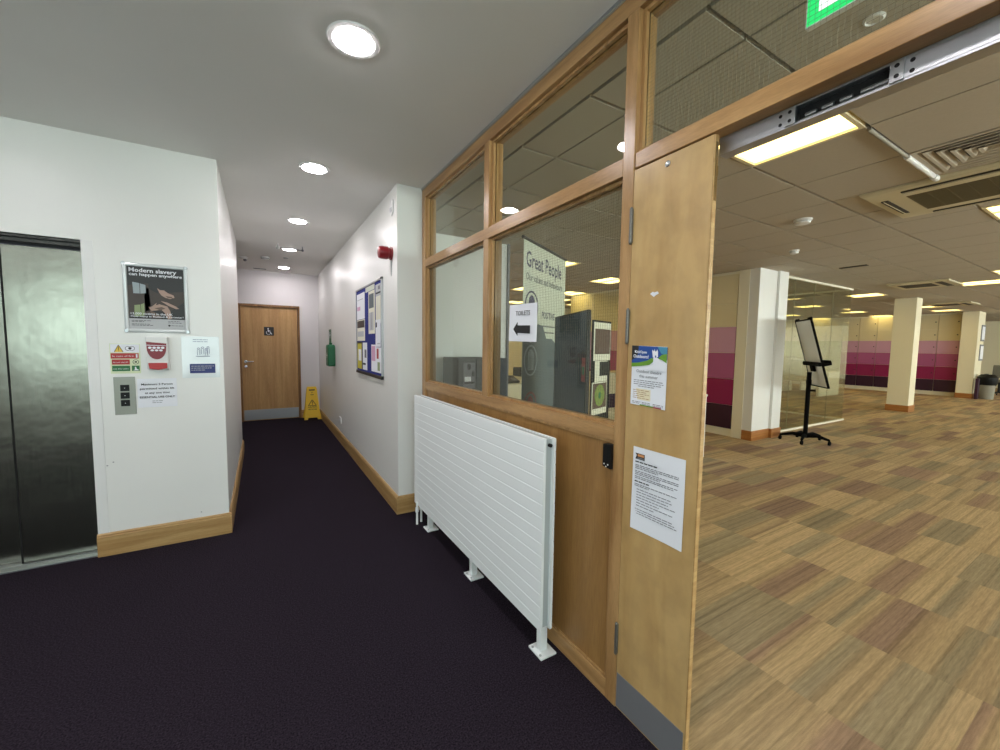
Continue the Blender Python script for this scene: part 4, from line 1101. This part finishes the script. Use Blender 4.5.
for sx, sy in ((1,0), (-1,0), (0,1), (0,-1)):
    bm = B()
    if sx: box(bm, (cx+sx*.385+.002, cy-.25, HO-.040), (cx+sx*.385+.007, cy+.25, HO-.037))
    else: box(bm, (cx-.25, cy+sy*.385+.002, HO-.040), (cx+.25, cy+sy*.385+.007, HO-.037))
    mk('louvre', bm, mt['ac'], t)
bm = B(); box(bm, (cx-.26, cy-.26, HO-.024), (cx+.26, cy+.26, HO-.016)); mk('grille_backing', bm, mt['acslot'], t)
bm = B()
for k in range(26): box(bm, (cx-.255+k*.02, cy-.255, HO-.036), (cx-.255+k*.02+.006, cy+.255, HO-.026))
for k in range(6): box(bm, (cx-.255, cy-.255+k*.1, HO-.034), (cx+.255, cy-.255+k*.1+.006, HO-.026))
mk('intake_grille', bm, mat('grille_olive', (112, 100, 70), .6), t)
# supply diffuser tile (3,0)
x, y = cell(3, 0)
t = thing('air_diffuser', (x+.3, y+.3, HO), 'square ceiling air diffuser with nested curved louvres before the cassette', 'air diffuser')
bm = B(); cx0, cy0 = cx, cy
cx, cy = x+.3, y+.3
rr = sqring(bm, [(.292, .02), (.292, -.004), (.265, -.004), (.255, .012)])
mk('frame', bm, mt['tile'], t)
bm = B()
for r in (.245, .195, .145, .095, .05):
    sqring(bm, [(r, -.004), (r-.012, -.002), (r-.030, .018), (r-.033, .018), (r-.016, -.004), (r, -.006), (r, -.004)])
mk('louvre', bm, mt['tile'], t)
bm = B(); box(bm, (cx-.258, cy-.258, HO+.016), (cx+.258, cy+.258, HO+.022)); mk('backing', bm, mt['acslot'], t)
cx, cy = cx0, cy0
# slot vent tile at (10,3)
x, y = cell(10, 3)
t = thing('slot_vent', (x+.3, y+.3, HO), 'small dark slot vent in the office ceiling above the whiteboard', 'vent')
bm = B(); box(bm, (x+.01, y+.01, HO), (x+.59, y+.59, HO+.02)); mk('panel', bm, mt['tile'], t)
bm = B(); box(bm, (7.43, 2.36, HO-.010), (7.51, 2.68, HO-.001)); mk('slot', bm, mt['acslot'], t, .002)
for loc, lb in (((4.42, 1.90), 'larger white ceiling sensor before the cassette'), ((5.70, 2.52), 'smaller white ceiling sensor above the white column')):
    t = thing('ceiling_sensor', (loc[0], loc[1], HO), lb, 'smoke detector', 'white sensors on the office ceiling')
    r = .075 if loc[0] < 5 else .055
    bm = B(); lathe(bm, (loc[0], loc[1], HO), [(r, 0), (r, -.010), (r*.85, -.018), (r*.8, -.038), (r*.4, -.045), (0, -.045)], 28); mk('body', bm, mt['white'], t, smooth=True)
    bm = B(); lathe(bm, (loc[0], loc[1], HO), [(r*.855, -.018), (r*.87, -.022), (r*.845, -.026)], 28); mk('ring', bm, mt['greylight'], t, smooth=True)
t = thing('ceiling_sensor', (1.974, .661, HO), 'round ceiling disc seen through the upper wired glass', 'ceiling disc')
bm = B(); lathe(bm, (1.974, .661, HO), [(.032, 0), (.032, -.005), (.026, -.009), (.022, -.004), (0, -.004)], 24); mk('disc', bm, mt['ceil'], t, smooth=True)
t = thing('cable_conduit', (3.49, .957, HO), 'pale round conduit on the office ceiling beside the diffuser', 'conduit')
bm = B(); tube(bm, [(2.90, .957, HO-.010), (3.50, .957, HO-.010)], .011, 12); mk('conduit', bm, mt['tilegap'], t, smooth=True)  # shaded half of the conduit: the shadow is in its grey colour
bm = B(); tube(bm, [(3.50, .957, HO-.013), (4.03, .957, HO-.013)], .016, 12); tube(bm, [(4.03, .957, HO-.013), (4.10, .957, HO-.013)], .021, 12); mk('sleeve', bm, mt['white'], t, smooth=True)  # brighter half of the same conduit: the light is in its white colour
for k, (i, j) in enumerate(((14, 3), (22, 4))):          # shallow cassettes far down the ceiling
    x, y = cell(i, j)
    tt = thing('air_conditioning_cassette', (x+.3, y+.3, HO), ('dark slotted cassette before the freestanding column' , 'dark slotted cassette high before the far column')[k], 'air conditioner')
    bm = B(); box(bm, (x-.15, y-.1, HO-.03), (x+.75, y+.7, HO)); mk('fascia', bm, mt['ac'], tt, .01)
    bm = B(); box(bm, (x-.08, y+.0, HO-.033), (x+.68, y+.09, HO-.029)); box(bm, (x+.05, y+.16, HO-.033), (x+.55, y+.6, HO-.029)); mk('air_outlet', bm, mt['acslot'], tt)

# ================================================================== OFFICE: COLUMNS AND GLASS ROOM
t = thing('column', (6.75, 3.45, 0), 'white stepped column beside the near purple lockers', 'column'); t['kind'] = 'structure'; t.name = 'trim_3'
bm = B(); box(bm, (6.485, 3.30, .0), (6.99, 3.60, HO+.02)); mk('shaft', bm, mt['wall'], t)
bm = B(); box(bm, (6.99, 3.26, .0), (7.26, 3.60, HO+.02)); mk('casing', bm, mt['wall'], t, .004)
bm = B(); box(bm, (7.262, 3.30, .0), (7.30, 3.42, HO+.02)); mk('trim_strip', bm, mt['white'], t, .004)
bm = B(); box(bm, (6.47, 3.285, 0), (7.0, 3.44, .15)); box(bm, (6.98, 3.245, 0), (7.275, 3.60, .15)); mk('skirting', bm, mt['chip'], t, .003)
bm = B(); box(bm, (6.478, 3.445, 0), (6.6, 3.605, HO)); mk('filler_panel', bm, mt['locker_frame'], t)
def column(n, x, y, s, lb):
    t = thing('trim_%d' % n, (x, y, 0), lb, 'column', kind='structure')
    mk('shaft', bx((x-s/2, y-s/2, 0), (x+s/2, y+s/2, HO+.02)), mt['wall_off'], t)
    mk('skirting', bx((x-s/2-.015, y-s/2-.015, 0), (x+s/2+.015, y+s/2+.015, .15)), mt['chip'], t, .003)
column(4, 13.07, 3.33, .38, 'freestanding cream column before the far purple lockers')
column(5, 18.72, 3.32, .34, 'farthest cream column at the end of the purple lockers')
def groom():
    YG = 3.42
    t = thing('glass_partition', (8.65, YG, 0), 'frameless glass meeting room front behind the whiteboard stand', 'glass wall', kind='structure'); t.name = 'wall_glass_front'
    xs = [7.31, 7.86, 8.57, 9.36, 10.15]
    for a, b in zip(xs, xs[1:]): mk('glass_pane', bx((a+.003, YG, .03), (b-.003, YG+.010, HO-.03)), mt['glass2'], t)
    mk('floor_track', bx((7.305, YG-.02, 0), (10.17, YG+.03, .032)), mt['locker_frame'], t, .003)
    mk('ceiling_track', bx((7.305, YG-.02, HO-.032), (10.17, YG+.03, HO)), mt['locker_frame'], t, .003)
    bm = B()
    for x in xs[1:-1]: box(bm, (x-.0015, YG-.0005, .03), (x+.0015, YG+.0105, HO-.03))
    mk('joint_seal', bm, mt['seal'], t)
    t = thing('wall_glass_side', (10.155, 4.9, 0), 'frameless glass side of the meeting room', 'glass wall', kind='structure')
    ys = [YG+.012, 4.2, 5.0, 5.8, 6.6]
    for a, b in zip(ys, ys[1:]): mk('glass_pane', bx((10.15, a+.003, .03), (10.16, b-.003, HO-.03)), mt['glass2'], t)
    mk('floor_track', bx((10.13, YG+.03, 0), (10.18, 6.6, .032)), mt['locker_frame'], t, .003)
    mk('ceiling_track', bx((10.13, YG+.03, HO-.032), (10.18, 6.6, HO)), mt['locker_frame'], t, .003)
    bm = B()
    for y in ys[1:-1]: box(bm, (10.1495, y-.0015, .03), (10.1605, y+.0015, HO-.03))
    mk('joint_seal', bm, mt['seal'], t)
groom()
bm = B(); box(bm, (6.9, 6.6, 0), (10.18, 6.7, HO+.02))
struct('wall_meeting_room', bm, mt['wall_off'], 'cream back wall of the glass meeting room', 'wall')

# lockers
ZB = [.125, .508, .930, 1.352, 1.770, 2.135, 2.60]
def locker(x, y, w_, depth, cols, label, group, knobs):
    t = thing('locker_unit', (x, y+w_/2, 0), label, 'lockers', group)
    mk('carcass', bx((x, y+.002, 0), (x+depth, y+w_-.002, HO)), mt['locker_frame'], t)
    for k in range(6):
        dr = mk('door', bx((x-.018, y+.006, ZB[k]+.003), (x-.0005, y+w_-.006, ZB[k+1]-.003)), mt[cols[k]], t, .001)
        if knobs:
            bm = B(); lathe(bm, (x-.018, y+.06, (ZB[k]+ZB[k+1])/2), [(.014, 0), (.014, -.015), (.018, -.02), (0, -.024)], 10, 'x'); mk('knob', bm, mt['dkmetal'], dr)
    return t
PURP = ['locker_plum', 'locker_mag', 'locker_mauve', 'locker_pink', 'locker_cream', 'locker_cream']
CRM = ['locker_plum', 'locker_sage', 'locker_sage', 'locker_sage', 'locker_cream', 'locker_cream']
n0 = locker(6.50, 3.61, .80, .45, PURP, 'near purple banded locker unit touching the white column', 'banded lockers beside the white column', False)
for k, lb in ((1, 'second purple banded locker unit from the white column'), (2, 'third purple banded locker unit from the white column'), (3, 'fourth purple banded locker unit from the white column'), (4, 'fifth purple banded locker unit from the white column')):
    c = copy_tree(n0); c.location.y += .80*k; c['label'] = lb
bm = B(); box(bm, (6.48, 3.602, 0), (6.95, 3.61, HO)); 
f0 = locker(18.9, 3.555, .50, .45, PURP, 'far purple banded locker unit next to the farthest column', 'far banded lockers', True)
for k, lb in ((1, 'second far purple locker unit from the farthest column'), (2, 'third far purple locker unit, half behind the freestanding column'), (3, 'fourth far purple locker unit, just left of the freestanding column'), (4, 'fifth far purple locker unit from the farthest column'), (5, 'last far purple locker unit beside the glass edge')):
    c = copy_tree(f0); c.location.y += .50*k; c['label'] = lb
s0_ = locker(18.9, 6.56, .50, .45, CRM, 'sage and plum locker unit next to the last purple one', 'sage lockers seen through the glass', True)
for k in range(1, 7):
    c = copy_tree(s0_); c.location.y += .50*k; c['label'] = 'sage and plum locker unit seen through the glass, %s from the purple ones' % ('second third fourth fifth sixth seventh'.split()[k-1])

# return wall with small notices beyond the far column
bm = B(); box(bm, (18.89, 3.17, 0), (19.45, 3.29, HO+.02))
struct('wall_far_return', bm, mt['wall_off'], 'greenish return wall beyond the far column with framed notices', 'wall')
RW = Fr((0, 3.17, 0), (1,0,0), (0,0,1), (0,-1,0))
for a, z, lb in ((19.25, 1.75, 'upper framed notice on the far return wall'), (19.25, 1.15, 'lower framed notice on the far return wall')):
    t = thing('framed_notice', (a, 3.17, z), lb, 'notice', 'notices on the far return wall')
    bm = B(); RW.box(bm, a-.20, a+.20, z, z+.5, 0, .02); mk('frame', bm, mt['greyink'], t, .003)
    bm = B(); RW.box(bm, a-.17, a+.17, z+.05, z+.45, .02, .022); mk('sheet', bm, mt['paper'], t)

# bin and chair at the right edge
t = thing('waste_bin', (18.95, 2.93, 0), 'grey bin with a dark top beside the farthest column', 'bin')
bm = B(); tube(bm, [(18.95, 2.93, .0), (18.95, 2.93, .42)], [.15, .175], 20); mk('body', bm, mt['bin'], t, smooth=True)
bm = B(); tube(bm, [(18.95, 2.93, .42), (18.95, 2.93, .46), (18.95, 2.93, .66), (18.95, 2.93, .74)], [.18, .205, .215, .14], 20); mk('liner', bm, mt['black'], t, smooth=True)
t = thing('storage_crate', (18.58, 3.06, 0), 'dark narrow box between the bin and the farthest column', 'box')
mk('body', bx((18.50, 3.03, 0), (18.66, 3.10, .62)), mt['locker_plum'], t, .01)
def office_chair(x, y, rz, label):
    t = thing('office_chair', (x, y, 0), label, 'chair')
    bm = B(); box(bm, (x-.24, y-.24, .44), (x+.24, y+.24, .52)); mk('seat', bm, mt['chairgrey'], t, .03, seg=3)
    bm = B(); A = Fr((x+.22, y, .58), (0,1,0), (.18,0,1), (1,0,0)); A.box(bm, -.21, .21, 0, .42, 0, .05); mk('backrest', bm, mt['chairgrey'], t, .03, seg=3)
    bm = B(); tube(bm, [(x, y, .10), (x, y, .44)], .03, 12); tube(bm, [(x+.2, y, .46), (x+.30, y, .50), (x+.27, y, .62)], .018, 8); mk('stem', bm, mt['black'], t, smooth=True)
    for k in range(5):
        a = math.radians(72*k+15); bm = B()
        tube(bm, [(x, y, .12), (x+.27*math.cos(a), y+.27*math.sin(a), .07)], [.025, .014], 8); l = mk('leg', bm, mt['black'], t, smooth=True)
        bm = B(); lathe(bm, (x+.28*math.cos(a), y+.28*math.sin(a)-.012, .032), [(.032, 0), (.032, .024)], 14, 'y'); mk('castor', bm, mt['black'], l, smooth=True)
    for s in (-1, 1):
        bm = B(); tube(bm, [(x, y+s*.25, .46), (x, y+s*.29, .56), (x, y+s*.29, .68)], .014, 8); box(bm, (x-.13, y+s*.29-.03, .67), (x+.13, y+s*.29+.03, .70)); mk('armrest', bm, mt['black'], t, .004)
    return t
office_chair(20.6, 2.93, 0, 'grey office chair with black armrests cut by the right picture edge')

# desks behind the glass
def bench(x, y, n, label, first=[None]):
    t = thing('bench_desk', (x, y, 0), label, 'desk', 'bench desks seen through the glass')
    mk('desk_top', bx((x-.75, y-.7, .72), (x+.75, y+.7, .745)), mt['desk'], t, .003)
    for sy in (-.66, .66): mk('leg', bx((x-.7, y+sy-.03, 0), (x+.7, y+sy+.03, .72)), mt['locker_frame'], t)
    t2 = thing('desk_screen', (x-.79, y, .45), label.replace('sage screened bench desk seen through the glass,', 'sage fabric screen on the bench desk'), 'desk screen', 'fabric desk screens seen through the glass')
    bm = B(); box(bm, (x-.80, y-.7, .45), (x-.77, y+.7, 1.12)); mk('fabric_panel', bm, mt['deskend'], t2, .01)
    for yy in (y-.5, y+.5): mk('clamp', bx((x-.77, yy-.03, .60), (x-.752, yy+.03, .75)), mt['dkmetal'], t2, .002)
    return t
def monitor(x, y, z, label, w_=.5, m='chairgrey', ry=1):
    t = thing('computer_monitor', (x, y, z), label, 'monitor')
    bm = B(); box(bm, (x-.015, y-w_/2, z+.12), (x+.015, y+w_/2, z+.12+w_*.6)); mk('screen', bm, mt[m], t, .004)
    bm = B(); box(bm, (x+.015, y-.03, z+.01), (x+.04, y+.03, z+.3)); box(bm, (x-.08, y-.12, z), (x+.12, y+.12, z+.012)); mk('stand', bm, mt['dkmetal'], t, .003)
for k, (x, y) in enumerate(((15.2, 6.2), (15.2, 7.7), (17.0, 7.4))):
    bench(x, y, 0, 'sage screened bench desk seen through the glass, %s' % ('nearest the purple lockers', 'farther behind the whiteboard stand', 'in front of the sage lockers')[k])
    monitor(x+.1, y+.1, .745, 'grey monitor on the bench desk %s' % ('nearest the purple lockers', 'farther behind the whiteboard stand', 'in front of the sage lockers')[k], m='deskend')

# ================================================================== WHITEBOARD STAND
cx, cy = 7.20, 2.87
t = thing('flipchart_stand', (cx, cy, 0), 'black wheeled flipchart whiteboard stand before the glass meeting room', 'whiteboard stand')
bm = B(); tube(bm, [(cx, cy, .10), (cx, cy, 1.08)], .030, 16); tube(bm, [(cx, cy, .9), (cx, cy, .96)], .036, 16); mk('pole', bm, mt['stand_black'], t, smooth=True)
bm = B(); tube(bm, [(cx, cy-.03, .80), (cx+.02, cy-.09, .80)], .016, 10); mk('clamp_knob', bm, mt['stand_black'], t, smooth=True)
bm = B(); lathe(bm, (cx, cy, .07), [(0, 0), (.05, 0), (.05, .05), (.03, .07), (0, .07)], 16); mk('hub', bm, mt['stand_black'], t, smooth=True)
for (lx, ly) in ((6.925, 2.80), (7.237, 2.57), (7.053, 3.15), (7.451, 3.08), (7.52, 2.80)):
    bm = B(); m_ = Vector(((cx+lx)/2, (cy+ly)/2, .115))
    tube(bm, [(cx, cy, .095), m_, (lx, ly, .075)], [.034, .027, .017], 10); l = mk('leg', bm, mt['stand_black'], t, smooth=True)
    bm = B(); lathe(bm, (lx, ly-.014, .030), [(.030, 0), (.032, .004), (.032, .022), (.030, .026)], 16, 'y'); tube(bm, [(lx, ly, .05), (lx, ly, .085)], .010, 8); mk('castor', bm, mt['stand_black'], l, smooth=True)
wdir = Vector((-.7578, -.6525, 0))
nh = Vector((-.6525, .7578, 0))               # the board leans back this way
upd = (Vector((0,0,1)) + nh*.2705).normalized()
bw, bh = .608, 1.055
BFr = Fr(Vector((7.21, 2.864, 1.367)) - upd*bh/2, wdir, upd, wdir.cross(upd))
if BFr.n.dot(nh) > 0: BFr.n = -BFr.n
bm = B(); BFr.box(bm, -bw/2+.015, bw/2-.015, .015, bh-.015, -.008, .008); mk('board', bm, mt['board'], t)
bm = B()
BFr.box(bm, -bw/2, -bw/2+.022, 0, bh, -.014, .014); BFr.box(bm, bw/2-.022, bw/2, 0, bh, -.014, .014)
BFr.box(bm, -bw/2, bw/2, 0, .020, -.014, .014); BFr.box(bm, -bw/2, bw/2, bh-.022, bh, -.014, .014)
mk('board_frame', bm, mt['stand_black'], t, .003)
bm = B(); BFr.box(bm, -bw/2-.01, bw/2+.01, .33, .36, .014, .10); BFr.box(bm, -bw/2-.01, bw/2+.01, .33, .40, .095, .105); mk('pen_tray', bm, mt['stand_black'], t, .004)
bm = B(); BFr.box(bm, -bw/2, bw/2, .34, .40, -.05, -.014); BFr.box(bm, -.06, .06, .25, .40, -.05, -.014); mk('rear_bracket', bm, mt['stand_black'], t, .01)
bm = B(); BFr.box(bm, -bw/2+.03, -bw/2+.08, bh-.01, bh+.02, -.02, .03); BFr.box(bm, bw/2-.08, bw/2-.03, bh-.01, bh+.02, -.02, .03); mk('paper_clamp', bm, mt['stand_black'], t, .004)

# ================================================================== BEHIND THE PARTITION GLASS
# roller banner
bl = Vector((1.33, 1.989, 0)); bd = Vector((.865, .503, 0)).normalized()
BN = Fr(bl, bd, (0,0,1), Vector((bd.y, -bd.x, 0)))
BWd, BT = .70, 2.05
t = thing('roller_banner', (bl + bd*BWd/2), 'tall pale roller banner reading Great People behind the glass', 'banner')
bm = B(); BN.box(bm, 0, BWd, .06, BT, 0, .0015); mk('banner_sheet', bm, mt['banner'], t)
bm = B(); BN.box(bm, .0, BWd, .06, 1.40, .0015, .0025); mk('slate_print', bm, mt['slateprint'], t)
bm = B()
pts = [(0, 1.40), (.0, 1.47), (.12, 1.44), (.22, 1.56), (.30, 1.55), (.36, 1.47), (.46, 1.47), (.56, 1.42), (BWd, 1.41), (BWd, 1.40)]
BN.poly(bm, pts, .0015, .0025); mk('skyline_print', bm, mt['slateprint'], t)
bm = B(); tube(bm, [BN.p(-.012, BT, .0), BN.p(BWd+.005, BT, .0)], .010, 10); mk('top_rail', bm, mt['dkmetal'], t, smooth=True)
bm = B(); BN.box(bm, -.01, BWd+.01, 0, .08, -.09, .09); mk('base', bm, mt['alu'], t, .02, seg=3)
bm = B(); tube(bm, [BN.p(BWd/2, .08, -.03), BN.p(BWd/2, BT, -.012)], .008, 8); mk('support_pole', bm, mt['alu'], t, smooth=True)
text('printed_text', 'Great People', BN, .035, 1.895, .002, .13, mt['bannerink'], t, width=.58, bold=.012)
text('printed_text', 'Our values and behaviours', BN, .035, 1.815, .002, .062, mt['bannergrey'], t, width=.60, bold=.012)
text('printed_text', 'POSITIVE', BN, .28, 1.60, .002, .062, mt['bannerink'], t, width=.22, bold=.01)
bm = B(); bars(bm, BN, .28, .58, [(1.55, 1), (1.51, .7)], .010, .002); mk('small_print', bm, mt['bannergrey'], t)
def badge(cx_, cz_, m1, m2):
    bm = B(); BN.ringm(bm, cx_, cz_, .085, .097, .0026, .0032, 28, 1.0)
    BN.box(bm, cx_-.045, cx_+.045, cz_-.06, cz_+.02, .0026, .0032); BN.ell(bm, cx_, cz_+.02, .045, .05, .0026, .0032)
    mk('badge_print', bm, mt[m1], t)
badge(.12, 1.66, 'bannerink', 0); badge(.12, 1.33, 'photowin', 0); badge(.12, 1.04, 'posterred', 0)

# folding display board: slate panel and poster panel
def disp():
    q0 = Vector((1.572, 1.973, 0)); q1 = Vector((1.375, 1.474, 0))
    t = thing('display_board', ((q0+q1)/2), 'tall dark slate folding display board standing behind the banner', 'display board')
    d_ = (q1-q0); l = d_.length; D1 = Fr(q0, d_, (0,0,1), Vector((-d_.y, d_.x, 0))*-1)
    if D1.n.x > 0: D1.n = -D1.n
    bm = B(); D1.box(bm, .01, l-.01, .35, 1.59, -.008, .008); mk('felt_panel', bm, mt['slate'], t)
    bm = B()
    for a in (0, l-.012): D1.box(bm, a, a+.012, 0, 1.60, -.010, .010)
    D1.box(bm, 0, l, 1.59, 1.60, -.010, .010); D1.box(bm, 0, l, .34, .355, -.010, .010)
    mk('frame', bm, mt['black'], t, .002)
    p0 = Vector((2.17, 2.315, 0)); dd = Vector((.947, .322, 0)).normalized()
    p0 = Vector((1.395, 1.462, 0))
    D2 = Fr(p0, dd, (0,0,1), Vector((dd.y, -dd.x, 0)))
    t2 = thing('display_board', p0 + dd*.15, 'narrow black display board with picture posters right of the slate one', 'display board')
    bm = B(); D2.box(bm, .0, .183, .35, 1.545, -.008, .0); mk('felt_panel', bm, mt['black'], t2)
    bm = B()
    for a in (-.004, .180): D2.box(bm, a, a+.008, 0, 1.551, -.010, .002)
    D2.box(bm, 0, .183, 1.543, 1.551, -.010, .002); mk('frame', bm, mt['black'], t2, .002)
    def poster(a0, a1, b0, b1, m, lb, inset=(.02, .035, .02, .04), d=.001):
        tt = thing('poster', D2.p((a0+a1)/2, b0, d), lb, 'poster', 'posters on the narrow display board')
        bm = B(); D2.box(bm, a0, a1, b0, b1, d, d+.002); mk('sheet', bm, mt['posterwhite'], tt)
        l_, r_, u_, dn = inset
        bm = B(); D2.box(bm, a0+l_, a1-r_*.3, b0+dn, b1-u_, d+.002, d+.003); mk('picture', bm, mt[m], tt)
        return tt
    poster(.0, .180, 1.352, 1.541, 'posterbrown', 'brown textured poster at the top of the narrow display board', (.010, .02, .032, .032))
    tt = poster(.015, .150, 1.246, 1.350, 'black', 'white poster with a black square in the middle of the narrow display board', (.050, .006, .004, .028), .003)
    tt = poster(-.010, .150, 1.082, 1.244, 'posterbrown', 'brown poster with a green round plant at the bottom of the narrow display board', (.008, .02, .006, .030), .003)
    bm = B(); D2.ell(bm, .070, 1.177, .052, .055, .006, .007); mk('plant_print', bm, mt['postergreen'], tt)
    bm = B(); D2.ell(bm, .070, 1.177, .014, .017, .007, .0075); mk('plant_heart_print', bm, mt['siggreen'], tt)
    D3 = D1
    tt = thing('poster', D1.p(l-.03, 1.245, .010), 'narrow red and green poster on the edge of the slate display board', 'poster')
    bm = B(); D1.box(bm, l-.06, l-.013, 1.245, 1.365, .0085, .0100); mk('sheet', bm, mt['posterred'], tt)
    bm = B(); D1.box(bm, l-.055, l-.018, 1.28, 1.32, .0100, .0105); mk('picture', bm, mt['firstaid'], tt)
disp()

# charcoal cabinet with a notice
t = thing('charcoal_cabinet', (2.06, 4.05, 0), 'dark charcoal cabinet against the pale wall behind the partition glass', 'cabinet')
mk('body', bx((1.765, 3.85, .02), (2.20, 4.235, 1.285)), mt['cab'], t, .004)
mk('door', bx((1.775, 3.838, .06), (1.982, 3.85, 1.275)), mt['cab'], t, .002)
mk('door', bx((1.988, 3.838, .06), (2.19, 3.85, 1.275)), mt['cab'], t, .002)
mk('plinth', bx((1.785, 3.87, 0), (2.18, 4.22, .02)), mt['black'], t)
CB = Fr((0, 3.838, 0), (1,0,0), (0,0,1), (0,-1,0))
tt = thing('leaflet', (1.90, 3.838, 1.0), 'pale leaflet sheet stuck on the charcoal cabinet', 'leaflet')
bm = B(); CB.box(bm, 1.830, 1.965, .96, 1.235, 0, .0015); mk('sheet', bm, mt['greyink'], tt)
bm = B(); CB.ell(bm, 1.895, 1.19, .022, .035, .0015, .002); CB.ell(bm, 1.945, 1.115, .016, .03, .0015, .002); CB.box(bm, 1.845, 1.96, 1.01, 1.03, .0015, .002); mk('dark_print', bm, mt['ink'], tt)
bm = B(); CB.box(bm, 1.845, 1.92, 1.035, 1.085, .0015, .002); mk('light_print', bm, mt['paper'], tt)
# slim dark cupboard end just right of the mullion
t = thing('slim_cupboard', (2.31, 3.95, 0), 'slim dark cupboard seen just right of the partition mullion', 'cupboard')
mk('body', bx((2.24, 3.86, .0), (2.385, 4.20, 1.28)), mt['slate'], t, .004)
mk('door', bx((2.247, 3.85, .04), (2.378, 3.86, 1.27)), mt['slate'], t, .002)
# steel trim at the stub wall end
bm = B(); box(bm, (2.60, 4.22, 0), (2.625, 4.38, HO))
struct('trim_6', bm, mt['greyink'], 'dark metal trim on the end of the office stub wall', 'trim')

# desks and clutter deep behind the glass
def pedestal_desk(x0, x1, y0, y1, label, front='y'):
    t = thing('office_desk', ((x0+x1)/2, (y0+y1)/2, 0), label, 'desk')
    mk('desk_top', bx((x0, y0, .72), (x1, y1, .75)), mt['desk'], t, .003)
    mk('modesty_panel', bx((x0+.03, y0+.04, .0), (x1-.03, y0+.06, .72)), mt['desk'], t)
    for xx in (x0, x1-.03): mk('side_panel', bx((xx, y0, 0), (xx+.03, y1, .72)), mt['desk'], t)
    pd = mk('drawer_unit', bx((x0+.05, y0+.005, .06), (x0+.45, y0+.038, .70)), mt['desk'], t, .003)
    for k in range(3): mk('handle', bx((x0+.17, y0-.008, .16+k*.2), (x0+.33, y0+.006, .18+k*.2)), mt['dkmetal'], pd)
    return t
pedestal_desk(4.6, 6.2, 7.2, 8.0, 'cream office desk seen left of the banner behind the glass')

t = thing('document_tray', (5.05, 7.45, .75), 'dark stack of trays on the desk left of the banner', 'trays')
bm = B()
for k in range(3): box(bm, (4.85, 7.3, .753+k*.07), (5.20, 7.6, .763+k*.07)); box(bm, (4.85, 7.59, .763+k*.07), (5.20, 7.6, .80+k*.07)); box(bm, (4.85, 7.3, .763+k*.07), (4.86, 7.6, .823+k*.07 if k < 2 else .79+k*.07))
mk('trays', bm, mt['black'], t)
monitor(5.6, 7.6, .75, 'dark monitor on the desk left of the banner', m='black')
t = thing('low_cupboard', (3.25, 4.8, 0), 'cream low cupboard with a dark shelf gap just left of the banner', 'cupboard')
mk('body', bx((2.78, 4.60, 0), (3.75, 5.05, .90)), mt['desk'], t, .004)
bm = B(); box(bm, (2.82, 4.593, .60), (3.25, 4.60, .65)); mk('shelf_gap', bm, mt['hole'], t)
mk('door', bx((2.80, 4.588, .05), (3.25, 4.60, .58)), mt['desk'], t, .002)
mk('door', bx((3.27, 4.588, .05), (3.72, 4.60, .86)), mt['desk'], t, .002)
t = thing('desk_telephone', (2.99, 4.75, .90), 'black desk telephone and stand on the cream low cupboard', 'telephone')
bm = B(); T_ = Fr((2.90, 4.68, .902), (1,0,0), (0,1,.35), (0,-.35,1)); T_.box(bm, 0, .20, 0, .20, 0, .03); mk('base', bm, mt['black'], t, .004)
bm = B(); tube(bm, [(2.93, 4.70, .985), (2.93, 4.78, 1.01), (2.93, 4.87, 1.03)], [.026, .016, .026], 10); mk('handset', bm, mt['black'], t, smooth=True)
bm = B(); T_.box(bm, .09, .18, .03, .12, .03, .034); mk('keypad', bm, mt['greyink'], t)
t = thing('low_cupboard', (5.9, 5.55, 0), 'cream cupboard with a maroon drawer seen right of the poster board', 'cupboard')
mk('body', bx((5.2, 5.32, 0), (6.40, 5.80, .95)), mt['desk'], t, .004)
mk('drawer', bx((5.22, 5.305, .30), (6.38, 5.32, .56)), mt['locker_plum'], t, .002)
mk('door', bx((5.22, 5.305, .58), (6.38, 5.32, .92)), mt['desk'], t, .002)
t = thing('side_table', (4.63, 3.5, 0), 'white side table, its edge just showing beside the door leaf', 'table')
mk('table_top', bx((4.28, 3.08, .80), (4.965, 4.0, .825)), mt['white'], t, .003)
mk('end_panel', bx((4.30, 3.095, 0), (4.96, 3.12, .80)), mt['white'], t)
mk('end_panel', bx((4.30, 3.96, 0), (4.96, 3.985, .80)), mt['white'], t)

# name the plinths and the mesh for anything left without label
for o in list(C.objects):
    if o.parent is None and o.type in {'MESH', 'EMPTY'} and 'label' not in o:
        o['label'] = o.name.replace('_', ' '); o['category'] = o.name.split('_')[0]
